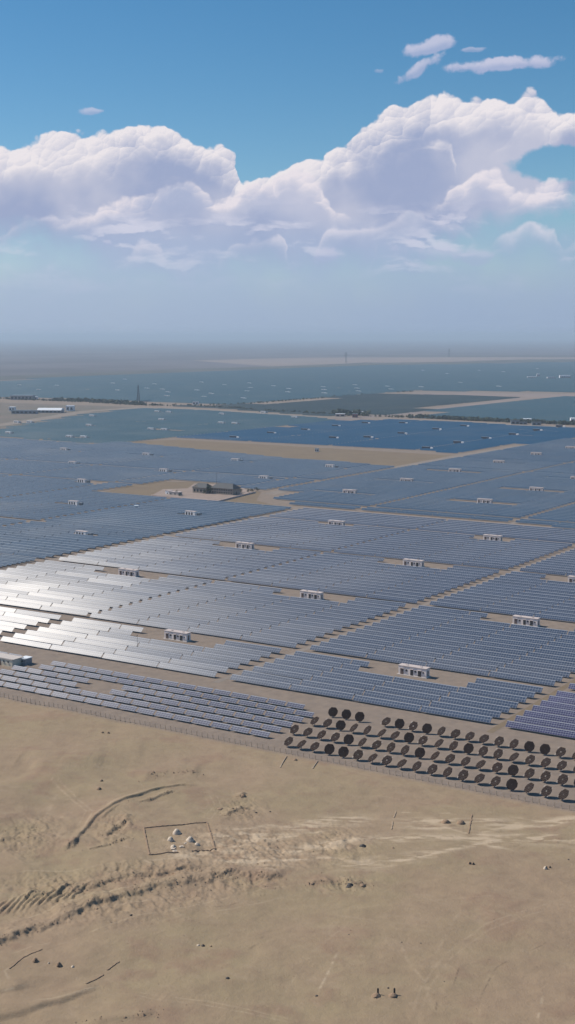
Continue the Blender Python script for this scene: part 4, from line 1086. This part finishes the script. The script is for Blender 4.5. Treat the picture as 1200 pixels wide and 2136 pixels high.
# ------------------------------------------------------------------ graves and earth walls
def earth_wall(name, segs, h, th, label, m=EARTH):
    P = [Vector(G(*q)) for s in segs for q in s]; c = sum(P, Vector((0, 0))) / len(P); mb = MB()
    for s in segs:
        Q = [Vector(G(*q)) for q in s]
        for i in range(len(Q) - 1):
            d = Q[i + 1] - Q[i]; n = max(2, int(d.length / .45)); nn = Vector((-d.y, d.x)).normalized()
            pr = []
            for k in range(n + 1):
                p = Q[i] + d * k / n; p = p + nn * random.gauss(0, .05); z = hz(p.x, p.y); hh = h * random.uniform(.75, 1.15); w = th * random.uniform(.85, 1.15)
                q = p - c
                pr.append([(q.x - nn.x * w, q.y - nn.y * w, z - .25), (q.x - nn.x * w * .45, q.y - nn.y * w * .45, z + hh), (q.x + nn.x * w * .45, q.y + nn.y * w * .45, z + hh), (q.x + nn.x * w, q.y + nn.y * w, z - .25)])
            for k in range(n):
                for j in range(3): mb.poly([pr[k][j], pr[k + 1][j], pr[k + 1][j + 1], pr[k][j + 1]])
            mb.poly(pr[0][::-1]); mb.poly(pr[-1])
    o = mb.build(name, m); o.location = (c.x, c.y, 0); return tag(o, label, 'earth wall')
def mound_mesh(name, r, h, m, seed, parent=None, lumps=.12, n=18, k=7):
    rr = random.Random(seed); mb = MB(); v = []
    for i in range(k):
        t_ = i / k; rad = r * (1 - t_) ** .75; z = h * (1 - (1 - t_) ** 1.5)
        for j in range(n):
            a = 2 * PI * j / n; q = rad * (1 + rr.gauss(0, lumps)); v.append((q * math.cos(a), q * math.sin(a), z * (1 + rr.gauss(0, .05)) - (.2 if i == 0 else 0)))
    v.append((0, 0, h)); mb.v = v
    for i in range(k - 1):
        for j in range(n):
            mb.f.append((i * n + j, i * n + (j + 1) % n, (i + 1) * n + (j + 1) % n, (i + 1) * n + j)); mb.mi.append(0)
    for j in range(n): mb.f.append(((k - 1) * n + j, (k - 1) * n + (j + 1) % n, k * n)); mb.mi.append(0)
    return mb.build(name, m, parent, True)
def grave(px, py, r, h, m, label, stone=None, slab=False, seed=0, group=None, sm=DARKST):
    x, y = G(px, py); root = empty('grave', (x, y, hz(x, y)), 0, label, 'grave', group)
    mound_mesh('mound', r, h, m, seed, root)
    if stone:
        w, hh, dx, dy = stone
        mb = MB(); mb.box((dx, dy, hh / 2 - .1), (w, .16, hh)); mb.box((dx, dy, hh - .08), (w * .7, .16, .16)); mb.box((dx, dy - .02, .02), (w * 1.6, .4, .3)); mb.build('headstone', sm, root)
    if slab:
        mb = MB(); mb.box((-.1, -r - .25, .06), (r * 1.1, .6, .2), 0, .2); mb.box((.5, -r - .1, .1), (.3, .3, .4), 0, .5); mb.build('offering_slab', PALEST, root)
    return root
earth_wall('enclosure_wall', [[(372, 1785), (312, 1790), (300, 1733), (432, 1720), (449, 1773), (400, 1781)]], .24, .26, 'low dark earthen wall around the four pale grave mounds')
GG = 'pale grave mounds inside the left walled plot'
grave(369, 1744, 1.0, 1.15, PALEST, 'topmost pale grave mound in the walled plot', (.3, .8, .5, -.2), False, 1, GG)
grave(356, 1760, .85, 1.0, PALEST, 'left grave mound in the walled plot, below the topmost', (.25, .7, .4, -.2), False, 2, GG)
grave(397, 1759, 1.0, 1.05, PALEST, 'right-hand large grave mound in the walled plot', (.3, .7, .5, -.2), False, 3, GG)
grave(411, 1766, .7, .6, PALEST, 'small bright mound at the far right of the walled plot', None, False, 4, GG)
grave(362, 1775, .75, .7, PALEST, 'lowest grave mound with offering slab near the plot entrance', (.25, .6, .2, .1), True, 5, GG)
for i, (px, py, s_) in enumerate([(379, 1775, 1.0), (387, 1765, .7), (365, 1782, 1.1)]):
    x, y = G(px, py); mb = MB(); mb.box((0, 0, .03), (s_, s_ * .8, .14), 0, .25); mb.box((.05, .06, .15), (s_ * .55, s_ * .4, .12), 0, .25); o = mb.build('offering_stone', PALEST); o.location = (x, y, hz(x, y))
    tag(o, ['square pale stone right of the lowest mound in the plot', 'small pale stone in the middle of the walled plot', 'white stone lying at the plot wall gap'][i], 'stone', 'pale stones in the walled plot')
earth_wall('enclosure_wall', [[(985, 1699), (978, 1737)]], .18, .24, 'straight dark low wall right of the two dark mounds')
earth_wall('enclosure_wall', [[(826, 1690), (822, 1704)], [(820, 1712), (817, 1730)]], .15, .24, 'broken pale low wall left of the two dark mounds', mat('light_earth', (.34, .255, .175), .95))
grave(930, 1716, 1.15, .75, EARTH, 'left flat dark grave mound in the faint right plot', (.3, .5, .6, .2), False, 6)
grave(962, 1717, 1.1, .8, EARTH, 'right flat dark grave mound in the faint right plot', (.3, .5, -.5, .1), False, 7)
earth_wall('enclosure_wall', [[(20, 2026), (48, 2003), (68, 1990), (88, 1981)]], .13, .24, 'curved low earth wall left of the bottom-left mounds')
earth_wall('enclosure_wall', [[(180, 2054), (216, 2032)], [(224, 2024), (249, 2005)]], .15, .24, 'two-piece low earth wall right of the bottom-left mounds')
grave(74, 2010, .62, .75, EARTH, 'left of the two dark mounds in the bottom-left plot', (.25, .5, .1, -.4), False, 8)
grave(123, 2017, .62, .75, EARTH, 'right of the two dark mounds in the bottom-left plot', (.25, .5, .1, -.4), False, 9)
grave(102, 2013, .22, .25, PALEST, 'tiny stone heap between the two bottom-left mounds', None, False, 10)
grave(152, 2019, .32, .32, PALEST, 'small white stone heap right of the bottom-left mounds', None, False, 11)
grave(785, 2080, .85, .55, EARTH, 'left mound of the lone pair with dark upright stone at bottom', (.34, 1.25, .35, .5), False, 12)
grave(820, 2080, .85, .55, EARTH, 'right mound of the lone pair with dark upright stone at bottom', (.34, 1.25, .3, .5), False, 13)
grave(810, 2064, .22, .2, DARKST, 'tiny dark stone heap between the lone pair of mounds', None, False, 14)
grave(980, 1802, .45, .4, EARTH, 'left half of a tiny double grave at the right middle', (.25, .5, 0, -.3), False, 15)
grave(987, 1803, .4, .4, EARTH, 'right half of a tiny double grave at the right middle', (.25, .5, 0, -.3), False, 16)
grave(1138, 1811, .5, .6, PALEST, 'small dark-and-white grave heap near the right edge', (.25, .6, .3, -.1), False, 17)
grave(1146, 1808, .35, .4, EARTH, 'lesser heap touching the dark-and-white grave near the right edge', (.2, .4, .2, -.1), False, 18)
grave(424, 1971, .4, .35, DARKST, 'dark stone heap right of the eroded bank, lower centre-left', None, False, 19)
grave(440, 1972, .3, .2, EARTH, 'small earth heap right of the dark stone heap, lower centre-left', None, False, 20)
grave(414, 1970, .35, .18, PALEST, 'flat pale heap left of the dark stone heap, lower centre-left', None, False, 21)
grave(475, 2044, .4, .28, DARKST, 'lone dark heap at the bottom left of centre', None, False, 22)
grave(214, 1527, .5, .5, EARTH, 'left dark hump in the pair below the fence at left', None, False, 23)
grave(226, 1527, .5, .5, EARTH, 'right dark hump in the pair below the fence at left', None, False, 24)
grave(212, 1633, .55, .5, EARTH, 'upper dark hump on the left dunes', None, False, 25)
grave(207, 1652, .7, .6, EARTH, 'lower dark hump on the left dunes', None, False, 26)
grave(508, 1661, .8, .75, EARTH, 'dark hump above the broken heaps at centre-left', None, False, 27)
grave(460, 1688, .9, .35, EARTH, 'flat brown hump left of the broken heaps at centre-left', None, False, 28)
for i, (px, py, r) in enumerate([(652, 1842, .6), (730, 1846, .9), (757, 1846, .7), (757, 1766, .8), (838, 1968, .2), (878, 1969, .2), (728, 1952, .2), (534, 1695, .4), (564, 1693, .3), (274, 1913, .4), (820, 1771, .4), (1186, 1790, .25), (661, 2077, .3), (927, 2050, .18)]):
    x, y = G(px, py); o = mound_mesh('boulder', r, r * .7, [EARTH, DARKST][i % 2 if r > .3 else 1], 40 + i, None, .2); o.location = (x, y, hz(x, y) - .05)
    tag(o, 'dark %s on bare sand, %s of the scattered boulders from the left' % ('boulder' if r > .3 else 'small boulder', ordn(sorted([652, 730, 756, 757, 838, 878, 728, 534, 564, 274, 820, 1186, 661, 927]).index(px if i != 3 else 756))), 'boulder', 'dark boulders scattered on the sand')
def rubble():
    r_ = random.Random(9); mb = MB()
    Q = []
    def rock(x, y, s_): Q.append((x, y, s_))
    def put(x, y, s_, z):
        o = len(mb.v)
        for k, d in enumerate(((1, 0, 0), (0, 1, 0), (-1, 0, 0), (0, -1, 0), (0, 0, 1))):
            q = s_ * r_.uniform(.6, 1.3); mb.v.append((x + d[0] * q + r_.gauss(0, s_ * .2), y + d[1] * q, z + d[2] * q * .9 - .03))
        for f in ((0, 1, 4), (1, 2, 4), (2, 3, 4), (3, 0, 4)): mb.f.append(tuple(o + i for i in f)); mb.mi.append(0)
    for (pts, A, wf, wb, gl) in SCARPS[:18]:
        if gl < .3 or wf > 2.9: continue
        P = [Vector(G(*q)) for q in pts]
        for i in range(len(P) - 1):
            L = (P[i + 1] - P[i]).length
            for k in range(int(L * 5)):
                p = P[i].lerp(P[i + 1], r_.random()); rock(p.x + r_.gauss(0, .8), p.y - wf * r_.uniform(-.3, 1.6), abs(r_.gauss(0, .13)) + .05)
    for (c, rx, ry) in ROUGH:
        for k in range(60):
            x, y = G(c[0] + r_.gauss(0, rx * .5), c[1] + r_.gauss(0, ry * .5)); rock(x, y, abs(r_.gauss(0, .11)) + .04)
    for k in range(1400):
        x, y = G(r_.uniform(-40, 1240), r_.uniform(1640, 2150)); rock(x, y, abs(r_.gauss(0, .06)) + .03)
    A_ = np.array(Q); Z_ = hgt(A_[:, 0], A_[:, 1])
    for q_, z_ in zip(Q, Z_): put(*q_, float(z_))
    o = mb.build('rubble', EARTH); tag(o, 'crumbled earth clods and small stones strewn over the desert', 'rubble', kind='stuff')
rubble()
# posts lying and standing outside the fence
for i, (p, q) in enumerate([((585, 1602), (598, 1578)), ((653, 1603), (663, 1588))]):
    a_ = Vector(G(*p)); b_ = Vector(G(*q)); c = (a_ + b_) / 2; mb = MB(); mb.bar((a_.x - c.x, a_.y - c.y, .14), (b_.x - c.x, b_.y - c.y, .18), .14, n=6, r2=.1); mb.box((a_.x - c.x, a_.y - c.y, .1), (.5, .4, .3), 0, .4)
    o = mb.build('fallen_post', FENCEP); o.location = (c.x, c.y, hz(c.x, c.y)); tag(o, ['longer fallen pale post lying outside the fence', 'shorter fallen pale post lying outside the fence'][i], 'post')
grave(616, 1586, .7, .5, EARTH, 'dark soil heap against the fence between the fallen posts', None, False, 31)

# ------------------------------------------------------------------ haze
def haze():
    mb = MB(); zt = 150.0; zb = -3.0
    mb.box((0, 24000, (zt + zb) / 2), (70000, 56000, zt - zb)); o = mb.build('haze', [])
    m = bpy.data.materials.new('air_haze'); m.use_nodes = True; t = NT(m.node_tree); t.n.clear()
    out = t.node('ShaderNodeOutputMaterial'); v = t.node('ShaderNodeVolumePrincipled')
    v.inputs['Color'].default_value = (.68, .84, 1.0, 1); v.inputs['Density'].default_value = 9.5e-5; v.inputs['Anisotropy'].default_value = .1
    t.l.new(v.outputs[0], out.inputs['Volume']); o.data.materials.append(m); tag(o, kind='stuff')
    S.cycles.volume_bounces = 0
haze()
S.cycles.max_bounces = 4; S.cycles.diffuse_bounces = 2; S.cycles.glossy_bounces = 2; S.cycles.use_denoising = True
print('objects', len(bpy.data.objects))
